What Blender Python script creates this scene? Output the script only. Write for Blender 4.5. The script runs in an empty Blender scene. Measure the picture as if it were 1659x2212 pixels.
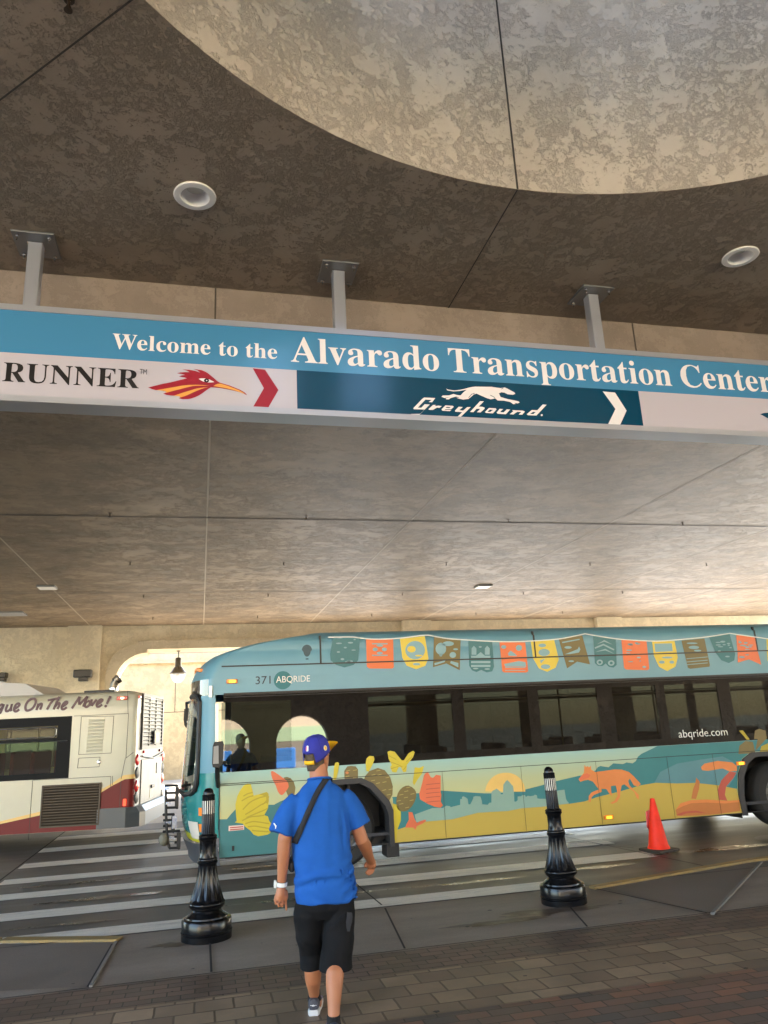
import bpy, bmesh, math, random, json
from mathutils import Vector, Matrix
from mathutils.geometry import tessellate_polygon
random.seed(7)
SC = bpy.context.scene
COL = SC.collection
R = math.radians

# ------------------------------------------------------------------ camera, sky, sun, exposure
PSI, TH, RO, FPX = R(13.9311), R(15.692), R(2.798), 1628.92
CW, CH, EYE = 1659.0, 2212.0, 1.85
CF = Vector((math.sin(PSI)*math.cos(TH), math.cos(PSI)*math.cos(TH), math.sin(TH)))
_r0 = Vector((math.cos(PSI), -math.sin(PSI), 0)); _u0 = _r0.cross(CF)
CR = _r0*math.cos(RO) - _u0*math.sin(RO)
CU = _u0*math.cos(RO) + _r0*math.sin(RO)
cd = bpy.data.cameras.new('camera'); cam = bpy.data.objects.new('camera', cd); COL.objects.link(cam)
cd.sensor_fit = 'HORIZONTAL'; cd.sensor_width = 36.0; cd.lens = 36.0*FPX/CW
cd.clip_start = 0.05; cd.clip_end = 600
cam.matrix_world = Matrix(((CR.x, CU.x, -CF.x, 0), (CR.y, CU.y, -CF.y, 0), (CR.z, CU.z, -CF.z, EYE), (0, 0, 0, 1)))
SC.camera = cam

SUN_EL, SUN_AZ = R(33), R(60)          # azimuth clockwise from +Y
wd = bpy.data.worlds.new('World'); SC.world = wd; wd.use_nodes = True
wn = wd.node_tree; bg = wn.nodes['Background']
sky = wn.nodes.new('ShaderNodeTexSky'); sky.sky_type = 'NISHITA'; sky.sun_disc = False
sky.sun_elevation = SUN_EL; sky.sun_rotation = SUN_AZ
wn.links.new(sky.outputs[0], bg.inputs[0]); bg.inputs[1].default_value = 0.11
sl = bpy.data.lights.new('sun', 'SUN'); sl.energy = 5.0; sl.angle = R(0.5); sl.color = (1, .95, .86)
so = bpy.data.objects.new('sun', sl); COL.objects.link(so)
sdir = Vector((math.sin(SUN_AZ)*math.cos(SUN_EL), math.cos(SUN_AZ)*math.cos(SUN_EL), math.sin(SUN_EL)))
so.rotation_euler = sdir.to_track_quat('Z', 'Y').to_euler(); so.location = (60, 20, 60)
SC.view_settings.view_transform = 'Standard'; SC.view_settings.look = 'None'
SC.view_settings.gamma = 1.0; SC.view_settings.use_curve_mapping = False
SC.view_settings.exposure = 3.88
SC.render.engine = 'CYCLES'
SC.cycles.max_bounces = 10; SC.cycles.diffuse_bounces = 7; SC.cycles.glossy_bounces = 4
SC.cycles.transparent_max_bounces = 12; SC.cycles.use_denoising = True
SC.cycles.caustics_reflective = False; SC.cycles.caustics_refractive = False
SC.cycles.sample_clamp_indirect = 8.0

# ------------------------------------------------------------------ helpers
def ray(x, y):
    return CF + CR*((x-CW/2)/FPX) - CU*((y-CH/2)/FPX)
O = Vector((0, 0, EYE))
def PZ(x, y, z):
    d = ray(x, y); return O + d*((z-EYE)/d.z)
def PY(x, y, Y):
    d = ray(x, y); return O + d*(Y/d.y)
def zm(ox, oy, s):
    return lambda p: (ox + s*p[0], oy + s*p[1])
def lin(c):
    c = c/255.0
    return c/12.92 if c <= 0.04045 else ((c+0.055)/1.055)**2.4
def S(r, g, b): return (lin(r), lin(g), lin(b), 1)

MATS = {}
def mat(name, col, rough=.6, metal=0, spec=.5, var=0, vscale=3, bump=0, bscale=8, coat=0, emit=0, stretch=None, detail=6, dark=None):
    if name in MATS: return MATS[name]
    m = bpy.data.materials.new(name); m.use_nodes = True; MATS[name] = m
    nt = m.node_tree; b = nt.nodes['Principled BSDF']
    b.inputs['Base Color'].default_value = col; b.inputs['Roughness'].default_value = rough
    b.inputs['Metallic'].default_value = metal; b.inputs['Specular IOR Level'].default_value = spec
    if coat: b.inputs['Coat Weight'].default_value = coat; b.inputs['Coat Roughness'].default_value = .08
    if emit:
        b.inputs['Emission Color'].default_value = col; b.inputs['Emission Strength'].default_value = emit
    if var or bump:
        tc = nt.nodes.new('ShaderNodeTexCoord'); vec = tc.outputs['Object']
        if stretch:
            mp = nt.nodes.new('ShaderNodeMapping'); mp.inputs['Scale'].default_value = stretch
            nt.links.new(vec, mp.inputs[0]); vec = mp.outputs[0]
    if var:
        n = nt.nodes.new('ShaderNodeTexNoise'); n.inputs['Scale'].default_value = vscale; n.inputs['Detail'].default_value = detail
        n.inputs['Roughness'].default_value = .62
        nt.links.new(vec, n.inputs['Vector'])
        cr = nt.nodes.new('ShaderNodeValToRGB')
        d = dark or tuple(c*(1-var) for c in col[:3])+(1,)
        l = tuple(min(1, c*(1+var*.6)) for c in col[:3])+(1,)
        cr.color_ramp.elements[0].position = .32; cr.color_ramp.elements[1].position = .68
        cr.color_ramp.elements[0].color = d; cr.color_ramp.elements[1].color = l
        nt.links.new(n.outputs[0], cr.inputs[0]); nt.links.new(cr.outputs[0], b.inputs['Base Color'])
    if bump:
        n2 = nt.nodes.new('ShaderNodeTexNoise'); n2.inputs['Scale'].default_value = bscale; n2.inputs['Detail'].default_value = 5
        nt.links.new(vec, n2.inputs['Vector'])
        bp = nt.nodes.new('ShaderNodeBump'); bp.inputs['Strength'].default_value = bump; bp.inputs['Distance'].default_value = .02
        nt.links.new(n2.outputs[0], bp.inputs['Height']); nt.links.new(bp.outputs[0], b.inputs['Normal'])
    return m

def stucco(name, col, scale=1.0, bump=1.0, stretch=(1, 1, 1), rough=.75, contrast=.12, cont2=.18, edge=.4, dist=.02, fine=.3, spec=.3):
    """trowelled lace stucco: flat plateaus with ragged torn patches between them"""
    if name in MATS: return MATS[name]
    m = bpy.data.materials.new(name); m.use_nodes = True; MATS[name] = m
    nt = m.node_tree; N = nt.nodes; L = nt.links; b = N['Principled BSDF']
    b.inputs['Roughness'].default_value = rough; b.inputs['Specular IOR Level'].default_value = spec
    def noise(sc, det, ro, vec):
        n = N.new('ShaderNodeTexNoise'); n.inputs['Scale'].default_value = sc; n.inputs['Detail'].default_value = det; n.inputs['Roughness'].default_value = ro
        L.new(vec, n.inputs['Vector']); return n
    def math_(op, a, c):
        n = N.new('ShaderNodeMath'); n.operation = op
        for i, v in enumerate((a, c)):
            if isinstance(v, (int, float)): n.inputs[i].default_value = v
            else: L.new(v, n.inputs[i])
        return n.outputs[0]
    def ramp(src, p0, p1, c0=(0, 0, 0, 1), c1=(1, 1, 1, 1)):
        r = N.new('ShaderNodeValToRGB'); e = r.color_ramp.elements; e[0].position = p0; e[1].position = p1; e[0].color = c0; e[1].color = c1
        L.new(src, r.inputs[0]); return r.outputs[0]
    tc = N.new('ShaderNodeTexCoord'); mp = N.new('ShaderNodeMapping'); mp.inputs['Scale'].default_value = stretch
    L.new(tc.outputs['Object'], mp.inputs[0]); v = mp.outputs[0]
    w = noise(2.4*scale, 4, .6, v)
    mx = N.new('ShaderNodeMix'); mx.data_type = 'RGBA'; mx.blend_type = 'ADD'; mx.inputs[0].default_value = .22/scale
    L.new(v, mx.inputs[6]); L.new(w.outputs['Color'], mx.inputs[7]); wv = mx.outputs[2]
    n1 = noise(3.4*scale, 15, .82, wv); big = noise(.9*scale, 4, .55, v); f = noise(34*scale, 6, .7, wv)
    shift = math_('MULTIPLY_ADD', big.outputs[0], .55); 
    nt.nodes[-1].inputs[2].default_value = -.275
    h0 = math_('ADD', n1.outputs[0], shift)
    hx = math_('MULTIPLY_ADD', f.outputs[0], .30); nt.nodes[-1].inputs[2].default_value = -.15
    h0 = math_('ADD', h0, hx)
    pl = ramp(h0, .45, .535); torn = math_('SUBTRACT', 1.0, pl)
    ft = math_('MULTIPLY', f.outputs[0], torn)
    hh = math_('MULTIPLY_ADD', ft, .9*fine); nt.nodes[-1].inputs[2].default_value = 0; L.new(pl, nt.nodes[-1].inputs[2])
    bp = N.new('ShaderNodeBump'); bp.inputs['Strength'].default_value = bump; bp.inputs['Distance'].default_value = dist
    L.new(hh, bp.inputs['Height']); L.new(bp.outputs[0], b.inputs['Normal'])
    c1 = N.new('ShaderNodeMix'); c1.data_type = 'RGBA'
    c1.inputs[6].default_value = tuple(c*(1-contrast) for c in col[:3])+(1,)
    c1.inputs[7].default_value = tuple(min(1, c*(1+contrast*.4)) for c in col[:3])+(1,)
    L.new(pl, c1.inputs[0])
    ed = math_('MULTIPLY', math_('MULTIPLY', ramp(h0, .465, .486), math_('SUBTRACT', 1.0, ramp(h0, .486, .507))), edge)  # crevice shading put into the colour along torn edges and pits
    crevice_shade = math_('ADD', ed, math_('MULTIPLY', math_('MULTIPLY', torn, ramp(f.outputs[0], .42, .62, (1, 1, 1, 1), (0, 0, 0, 1))), edge*.22))
    c3 = N.new('ShaderNodeMix'); c3.data_type = 'RGBA'; L.new(crevice_shade, c3.inputs[0]); L.new(c1.outputs[2], c3.inputs[6])
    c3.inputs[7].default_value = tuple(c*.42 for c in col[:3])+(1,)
    c2 = N.new('ShaderNodeMix'); c2.data_type = 'RGBA'; c2.blend_type = 'MULTIPLY'; c2.inputs[0].default_value = 1
    q = 1-cont2; n5 = noise(.55*scale, 6, .65, v)
    L.new(c3.outputs[2], c2.inputs[6]); L.new(ramp(n5.outputs[0], .35, .65, (q, q*.985, q*.96, 1)), c2.inputs[7]); L.new(c2.outputs[2], b.inputs['Base Color'])
    return m

def glass(name, tint, gloss=1.0, rough=.01, ior=1.6):
    if name in MATS: return MATS[name]
    m = bpy.data.materials.new(name); m.use_nodes = True; MATS[name] = m
    nt = m.node_tree; N = nt.nodes; L = nt.links
    N.remove(N['Principled BSDF']); out = N['Material Output']
    t = N.new('ShaderNodeBsdfTransparent'); t.inputs[0].default_value = tint
    g = N.new('ShaderNodeBsdfGlossy'); g.inputs['Roughness'].default_value = rough; g.inputs[0].default_value = (gloss, gloss, gloss, 1)
    f = N.new('ShaderNodeFresnel'); f.inputs[0].default_value = ior
    mx = N.new('ShaderNodeMixShader')
    L.new(f.outputs[0], mx.inputs[0]); L.new(t.outputs[0], mx.inputs[1]); L.new(g.outputs[0], mx.inputs[2]); L.new(mx.outputs[0], out.inputs[0])
    return m

def brickmat(name, w, h, c1, c2, mortar, ms=.006, rough=.7, dark=None, bump=.5, spec=.4, rot=0):
    if name in MATS: return MATS[name]
    m = bpy.data.materials.new(name); m.use_nodes = True; MATS[name] = m
    nt = m.node_tree; N = nt.nodes; L = nt.links; b = N['Principled BSDF']
    b.inputs['Specular IOR Level'].default_value = spec
    tc = N.new('ShaderNodeTexCoord'); mp = N.new('ShaderNodeMapping'); mp.inputs['Rotation'].default_value[2] = rot
    L.new(tc.outputs['Object'], mp.inputs[0])
    br = N.new('ShaderNodeTexBrick'); br.inputs['Scale'].default_value = 1; br.inputs['Brick Width'].default_value = w
    br.inputs['Row Height'].default_value = h; br.inputs['Mortar Size'].default_value = ms; br.inputs['Mortar Smooth'].default_value = .3
    br.inputs['Bias'].default_value = 0
    br.inputs['Color1'].default_value = c1; br.inputs['Color2'].default_value = c2; br.inputs['Mortar'].default_value = mortar
    dn = N.new('ShaderNodeTexNoise'); dn.inputs['Scale'].default_value = 9; dn.inputs['Detail'].default_value = 3
    L.new(mp.outputs[0], dn.inputs['Vector'])
    ad = N.new('ShaderNodeMix'); ad.data_type = 'RGBA'; ad.blend_type = 'ADD'; ad.inputs[0].default_value = .012
    L.new(mp.outputs[0], ad.inputs[6]); L.new(dn.outputs['Color'], ad.inputs[7]); L.new(ad.outputs[2], br.inputs['Vector'])
    n = N.new('ShaderNodeTexNoise'); n.inputs['Scale'].default_value = 2.2; n.inputs['Detail'].default_value = 8; n.inputs['Roughness'].default_value = .65
    L.new(mp.outputs[0], n.inputs['Vector'])
    cr = N.new('ShaderNodeValToRGB'); cr.color_ramp.elements[0].position = .3; cr.color_ramp.elements[1].position = .75
    cr.color_ramp.elements[0].color = (.5, .48, .45, 1); cr.color_ramp.elements[1].color = (1.15, 1.12, 1.08, 1)
    L.new(n.outputs[0], cr.inputs[0])
    mx = N.new('ShaderNodeMix'); mx.data_type = 'RGBA'; mx.blend_type = 'MULTIPLY'; mx.inputs[0].default_value = 1
    L.new(br.outputs[0], mx.inputs[6]); L.new(cr.outputs[0], mx.inputs[7]); L.new(mx.outputs[2], b.inputs['Base Color'])
    rr = N.new('ShaderNodeMapRange'); rr.inputs[1].default_value = .3; rr.inputs[2].default_value = .7
    rr.inputs[3].default_value = rough-.18; rr.inputs[4].default_value = rough+.12
    L.new(n.outputs[0], rr.inputs[0]); L.new(rr.outputs[0], b.inputs['Roughness'])
    mu = N.new('ShaderNodeMath'); mu.operation = 'MULTIPLY_ADD'; mu.inputs[1].default_value = -1
    L.new(br.outputs['Fac'], mu.inputs[0]); L.new(n.outputs[0], mu.inputs[2])
    bp = N.new('ShaderNodeBump'); bp.inputs['Strength'].default_value = bump; bp.inputs['Distance'].default_value = .008
    L.new(mu.outputs[0], bp.inputs['Height']); L.new(bp.outputs[0], b.inputs['Normal'])
    return m

def groundmat(name, col, dark, rough=.5, scale=1.2, stretch=(1, 1, 1), spec=.5, wear=None, bump=.25):
    if name in MATS: return MATS[name]
    m = bpy.data.materials.new(name); m.use_nodes = True; MATS[name] = m
    nt = m.node_tree; N = nt.nodes; L = nt.links; b = N['Principled BSDF']; b.inputs['Specular IOR Level'].default_value = spec
    tc = N.new('ShaderNodeTexCoord'); mp = N.new('ShaderNodeMapping'); mp.inputs['Scale'].default_value = stretch
    L.new(tc.outputs['Object'], mp.inputs[0])
    n = N.new('ShaderNodeTexNoise'); n.inputs['Scale'].default_value = scale; n.inputs['Detail'].default_value = 10; n.inputs['Roughness'].default_value = .7
    L.new(mp.outputs[0], n.inputs['Vector'])
    cr = N.new('ShaderNodeValToRGB'); cr.color_ramp.elements[0].position = .33; cr.color_ramp.elements[1].position = .66
    cr.color_ramp.elements[0].color = dark; cr.color_ramp.elements[1].color = col
    L.new(n.outputs[0], cr.inputs[0])
    g = N.new('ShaderNodeTexNoise'); g.inputs['Scale'].default_value = 90; g.inputs['Detail'].default_value = 3
    L.new(tc.outputs['Object'], g.inputs['Vector'])
    cg = N.new('ShaderNodeValToRGB'); cg.color_ramp.elements[0].color = (.72, .72, .72, 1); cg.color_ramp.elements[1].color = (1.2, 1.2, 1.2, 1)
    L.new(g.outputs[0], cg.inputs[0])
    mx = N.new('ShaderNodeMix'); mx.data_type = 'RGBA'; mx.blend_type = 'MULTIPLY'; mx.inputs[0].default_value = 1
    L.new(cr.outputs[0], mx.inputs[6]); L.new(cg.outputs[0], mx.inputs[7])
    last = mx.outputs[2]
    if wear:            # paint worn through to the road in streaks
        n2 = N.new('ShaderNodeTexNoise'); n2.inputs['Scale'].default_value = 3; n2.inputs['Detail'].default_value = 10; n2.inputs['Roughness'].default_value = .75
        mp2 = N.new('ShaderNodeMapping'); mp2.inputs['Scale'].default_value = (.5, 3, 1)
        L.new(tc.outputs['Object'], mp2.inputs[0]); L.new(mp2.outputs[0], n2.inputs['Vector'])
        c2 = N.new('ShaderNodeValToRGB'); c2.color_ramp.elements[0].position = .54; c2.color_ramp.elements[1].position = .74
        L.new(n2.outputs[0], c2.inputs[0])
        m2 = N.new('ShaderNodeMix'); m2.data_type = 'RGBA'; L.new(c2.outputs[0], m2.inputs[0])
        L.new(last, m2.inputs[6]); m2.inputs[7].default_value = wear; last = m2.outputs[2]
    L.new(last, b.inputs['Base Color'])
    rr = N.new('ShaderNodeMapRange'); rr.inputs[1].default_value = .3; rr.inputs[2].default_value = .7
    rr.inputs[3].default_value = max(.08, rough-.15); rr.inputs[4].default_value = rough+.15
    L.new(n.outputs[0], rr.inputs[0]); L.new(rr.outputs[0], b.inputs['Roughness'])
    bp = N.new('ShaderNodeBump'); bp.inputs['Strength'].default_value = bump; bp.inputs['Distance'].default_value = .006
    L.new(g.outputs[0], bp.inputs['Height']); L.new(bp.outputs[0], b.inputs['Normal'])
    return m

def tag(o, label=None, cat=None, group=None, kind=None):
    if label: o['label'] = label
    if cat: o['category'] = cat
    if group: o['group'] = group
    if kind: o['kind'] = kind
    return o
ROOTM = {}
def thing(name, label, cat, loc=(0, 0, 0), rz=0, group=None):
    o = bpy.data.objects.new(name, None); COL.objects.link(o); o.empty_display_size = .2
    o.location = loc; o.rotation_euler = (0, 0, rz)
    ROOTM[o.name] = Matrix.Translation(Vector(loc)) @ Matrix.Rotation(rz, 4, 'Z')
    return tag(o, label, cat, group)
def rootm(p):
    while p.parent: p = p.parent
    return ROOTM.get(p.name, Matrix())

class MB:
    def __init__(s): s.bm = bmesh.new(); s.mi = 0
    def m(s, i): s.mi = i; return s
    def face(s, pts):
        vs = [s.bm.verts.new(Vector(p)) for p in pts]
        try:
            f = s.bm.faces.new(vs); f.material_index = s.mi; return f
        except ValueError: return None
    def poly(s, loops):
        """flat polygon(s) with holes: first loop outer, the rest holes (3D points)"""
        loops = [[Vector(p) for p in l] for l in loops]
        vs = [s.bm.verts.new(p) for l in loops for p in l]
        for t in tessellate_polygon(loops):
            try:
                f = s.bm.faces.new([vs[i] for i in t]); f.material_index = s.mi
            except ValueError: pass
    def box(s, lo, hi, M=None, bev=0):
        r = bmesh.ops.create_cube(s.bm, size=1)
        lo = Vector(lo); hi = Vector(hi); c = (lo+hi)/2; d = hi-lo
        for v in r['verts']: v.co = Vector((v.co.x*d.x, v.co.y*d.y, v.co.z*d.z)) + c
        fs = set(f for v in r['verts'] for f in v.link_faces)
        if bev:
            es = list(set(e for v in r['verts'] for e in v.link_edges))
            rr = bmesh.ops.bevel(s.bm, geom=es, offset=bev, segments=2, affect='EDGES', profile=.5)
            vs = set(v for f in rr['faces'] for v in f.verts); 
            fs = set(f for v in vs for f in v.link_faces)
            r['verts'] = list(set(v for f in fs for v in f.verts))
        for f in fs: f.material_index = s.mi
        if M:
            for v in r['verts']: v.co = M @ v.co
        return s
    def rings(s, rings, cap=(True, True), closed=True):
        R_ = [[s.bm.verts.new(Vector(p)) for p in r] for r in rings]
        n = len(R_[0])
        for a, b in zip(R_, R_[1:]):
            for i in range(n if closed else n-1):
                j = (i+1) % n
                try:
                    f = s.bm.faces.new((a[i], a[j], b[j], b[i])); f.material_index = s.mi
                except ValueError: pass
        for k, c in ((0, cap[0]), (-1, cap[1])):
            if c:
                try:
                    f = s.bm.faces.new(R_[k] if k else R_[k][::-1]); f.material_index = s.mi
                except ValueError: pass
        return s
    def lathe(s, prof, n=32, c=(0, 0, 0), M=None, cap=(True, True), flute=None):
        rs = []
        for q in prof:
            r, z = q[0], q[1]; fl = q[2] if len(q) > 2 else 0
            ring = []
            for i in range(n):
                a = 2*math.pi*i/n
                rr = r*(1 - fl*(.5-.5*math.cos(a*(flute or 0))))
                p = Vector((c[0]+rr*math.cos(a), c[1]+rr*math.sin(a), c[2]+z))
                ring.append(M @ p if M else p)
            rs.append(ring)
        return s.rings(rs, cap)
    def tube(s, pts, rad, n=10, cap=(True, True)):
        pts = [Vector(p) for p in pts]
        if not isinstance(rad, (list, tuple)): rad = [rad]*len(pts)
        up = None; rs = []
        for i, p in enumerate(pts):
            a = pts[max(0, i-1)]; b = pts[min(len(pts)-1, i+1)]; t = (b-a).normalized()
            if up is None: up = t.orthogonal().normalized()
            up = (up - t*up.dot(t)).normalized(); sd = t.cross(up)
            rs.append([p + (up*math.cos(2*math.pi*k/n) + sd*math.sin(2*math.pi*k/n))*rad[i] for k in range(n)])
        return s.rings(rs, cap)
    def ell(s, secs, n=24, M=None, ex=2.0):
        """stack of horizontal ellipses (cx,cy,z,rx,ry)"""
        rs = []
        for cx, cy, z, rx, ry in secs:
            ring = []
            for i in range(n):
                a = 2*math.pi*i/n; ca, sa = math.cos(a), math.sin(a)
                p = Vector((cx+rx*math.copysign(abs(ca)**(2/ex), ca), cy+ry*math.copysign(abs(sa)**(2/ex), sa), z))
                ring.append(M @ p if M else p)
            rs.append(ring)
        return s.rings(rs)
    def ball(s, c, r, n=14):
        c = Vector(c); r = Vector(r if isinstance(r, (tuple, list)) else (r, r, r))
        rs = []
        for k in range(1, n//2):
            a = math.pi*k/(n//2)
            rs.append([c + Vector((r.x*math.sin(a)*math.cos(2*math.pi*i/n), r.y*math.sin(a)*math.sin(2*math.pi*i/n), -r.z*math.cos(a))) for i in range(n)])
        return s.rings(rs)
    def prism(s, poly, d):
        """closed polygon of 3D points extruded by vector d"""
        d = Vector(d); a = [Vector(p) for p in poly]
        s.poly([a]); s.poly([[p+d for p in a][::-1]])
        va = [s.bm.verts.new(p) for p in a]; vb = [s.bm.verts.new(p+d) for p in a]; n = len(a)
        for i in range(n):
            f = s.bm.faces.new((va[i], va[(i+1) % n], vb[(i+1) % n], vb[i])); f.material_index = s.mi
        return s
    def build(s, name, mats, parent=None, world=True, smooth=False, label=None, ang=35, weld=True):
        if parent is not None and world: bmesh.ops.transform(s.bm, matrix=rootm(parent).inverted(), verts=s.bm.verts)
        if weld: bmesh.ops.remove_doubles(s.bm, verts=s.bm.verts, dist=1e-5)
        lo_ = [v for v in s.bm.verts if not v.link_faces]
        if lo_: bmesh.ops.delete(s.bm, geom=lo_, context='VERTS')
        if smooth: bmesh.ops.recalc_face_normals(s.bm, faces=s.bm.faces)
        me = bpy.data.meshes.new(name); s.bm.to_mesh(me); s.bm.free()
        for m_ in (mats if isinstance(mats, (list, tuple)) else [mats]): me.materials.append(m_)
        if smooth:
            for p in me.polygons: p.use_smooth = True
            me.set_sharp_from_angle(angle=R(ang))
        o = bpy.data.objects.new(name, me); COL.objects.link(o)
        if parent is not None: o.parent = parent
        if label: o['label'] = label
        return o

def remesh(mb, name, mats, parent, vox, smooth=3, world=True, disp=None):
    """union of closed tubes -> one continuous smooth surface"""
    o = mb.build(name, mats, None); 
    md = o.modifiers.new('r', 'REMESH'); md.mode = 'VOXEL'; md.voxel_size = vox
    sm = o.modifiers.new('s', 'SMOOTH'); sm.factor = .5; sm.iterations = smooth
    dg = bpy.context.evaluated_depsgraph_get(); dg.update()
    me = bpy.data.meshes.new_from_object(o.evaluated_get(dg)); o.modifiers.clear()
    old = o.data; o.data = me; bpy.data.meshes.remove(old); me.name = name
    if disp:
        for v in me.vertices: v.co = disp(v.co.copy(), v.normal.copy())
    if world: me.transform(rootm(parent).inverted())
    for p in me.polygons: p.use_smooth = True
    o.parent = parent
    return o

def curve_mesh(cu):
    ob = bpy.data.objects.new('t', cu); COL.objects.link(ob)
    dg = bpy.context.evaluated_depsgraph_get(); dg.update()
    me = bpy.data.meshes.new_from_object(ob.evaluated_get(dg))
    bpy.data.objects.remove(ob); bpy.data.curves.remove(cu)
    bm = bmesh.new(); bm.from_mesh(me); bpy.data.meshes.remove(me)
    return bm
def text_bm(txt, shear=0, space=1, off=0):
    cu = bpy.data.curves.new('t', 'FONT'); cu.body = txt; cu.size = 1; cu.shear = shear; cu.space_character = space; cu.offset = off
    cu.resolution_u = 4; cu.fill_mode = 'FRONT' if hasattr(cu, 'fill_mode') else cu.fill_mode
    return curve_mesh(cu)
def serif_bm(txt):
    cu = bpy.data.curves.new('t', 'CURVE'); cu.dimensions = '2D'; cu.fill_mode = 'FRONT'; x = 0
    for ch in txt:
        if ch == ' ': x += 150; continue
        adv, polys = SERIF[ch]
        for P in polys:
            sp = cu.splines.new('POLY'); sp.points.add(len(P)-1); sp.use_cyclic_u = True
            for q, pt in zip(P, sp.points): pt.co = ((q[0]+x)/1000, q[1]/1000, 0, 1)
        x += adv
    return curve_mesh(cu)
def place_text(mb, bm, p0, p1, up, height=None, thick_off=None):
    """lay text bm so that its x extent runs p0->p1 along the baseline; up = unit up; height scales y (None = same as x)"""
    xs = [v.co.x for v in bm.verts]; x0, x1 = min(xs), max(xs)
    p0 = Vector(p0); p1 = Vector(p1); ex = (p1-p0)/(x1-x0); sy = height if height else ex.length
    up = Vector(up)
    mp = {}
    for v in bm.verts: mp[v] = mb.bm.verts.new(p0 + ex*(v.co.x-x0) + up*(v.co.y*sy))
    for f in bm.faces:
        try:
            g = mb.bm.faces.new([mp[v] for v in f.verts]); g.material_index = mb.mi
        except ValueError: pass
    bm.free()
def strokes(mb, pts, w, nrm):
    """flat brush stroke of width w along 3D points in a plane of normal nrm"""
    pts = [Vector(p) for p in pts]; nrm = Vector(nrm); L_ = []; R_ = []
    for i, p in enumerate(pts):
        a = pts[max(0, i-1)]; b = pts[min(len(pts)-1, i+1)]; t = (b-a).normalized(); s_ = nrm.cross(t).normalized()*w/2
        L_.append(p+s_); R_.append(p-s_)
    for i in range(len(pts)-1): mb.face((R_[i], R_[i+1], L_[i+1], L_[i]))
def spline(P, n=6):
    """Catmull-Rom through 2D/3D tuples"""
    out = []
    for i in range(len(P)-1):
        p0 = P[max(0, i-1)]; p1 = P[i]; p2 = P[i+1]; p3 = P[min(len(P)-1, i+2)]
        for k in range(n):
            t = k/n
            out.append(tuple(.5*((2*b)+(c-a)*t+(2*a-5*b+4*c-d)*t*t+(3*b-a-3*c+d)*t**3) for a, b, c, d in zip(p0, p1, p2, p3)))
    out.append(tuple(P[-1])); return out
def cspline(P, n=4):
    m = len(P); out = []
    for i in range(m):
        p0, p1, p2, p3 = P[i-1], P[i], P[(i+1) % m], P[(i+2) % m]
        for k in range(n):
            t = k/n
            out.append(tuple(.5*((2*b)+(c-a)*t+(2*a-5*b+4*c-d)*t*t+(3*b-a-3*c+d)*t**3) for a, b, c, d in zip(p0, p1, p2, p3)))
    return out
def copy_tree(o, parent=None):
    c = o.copy(); COL.objects.link(c)
    if parent: c.parent = parent
    for ch in list(o.children): copy_tree(ch, c)
    return c
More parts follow.
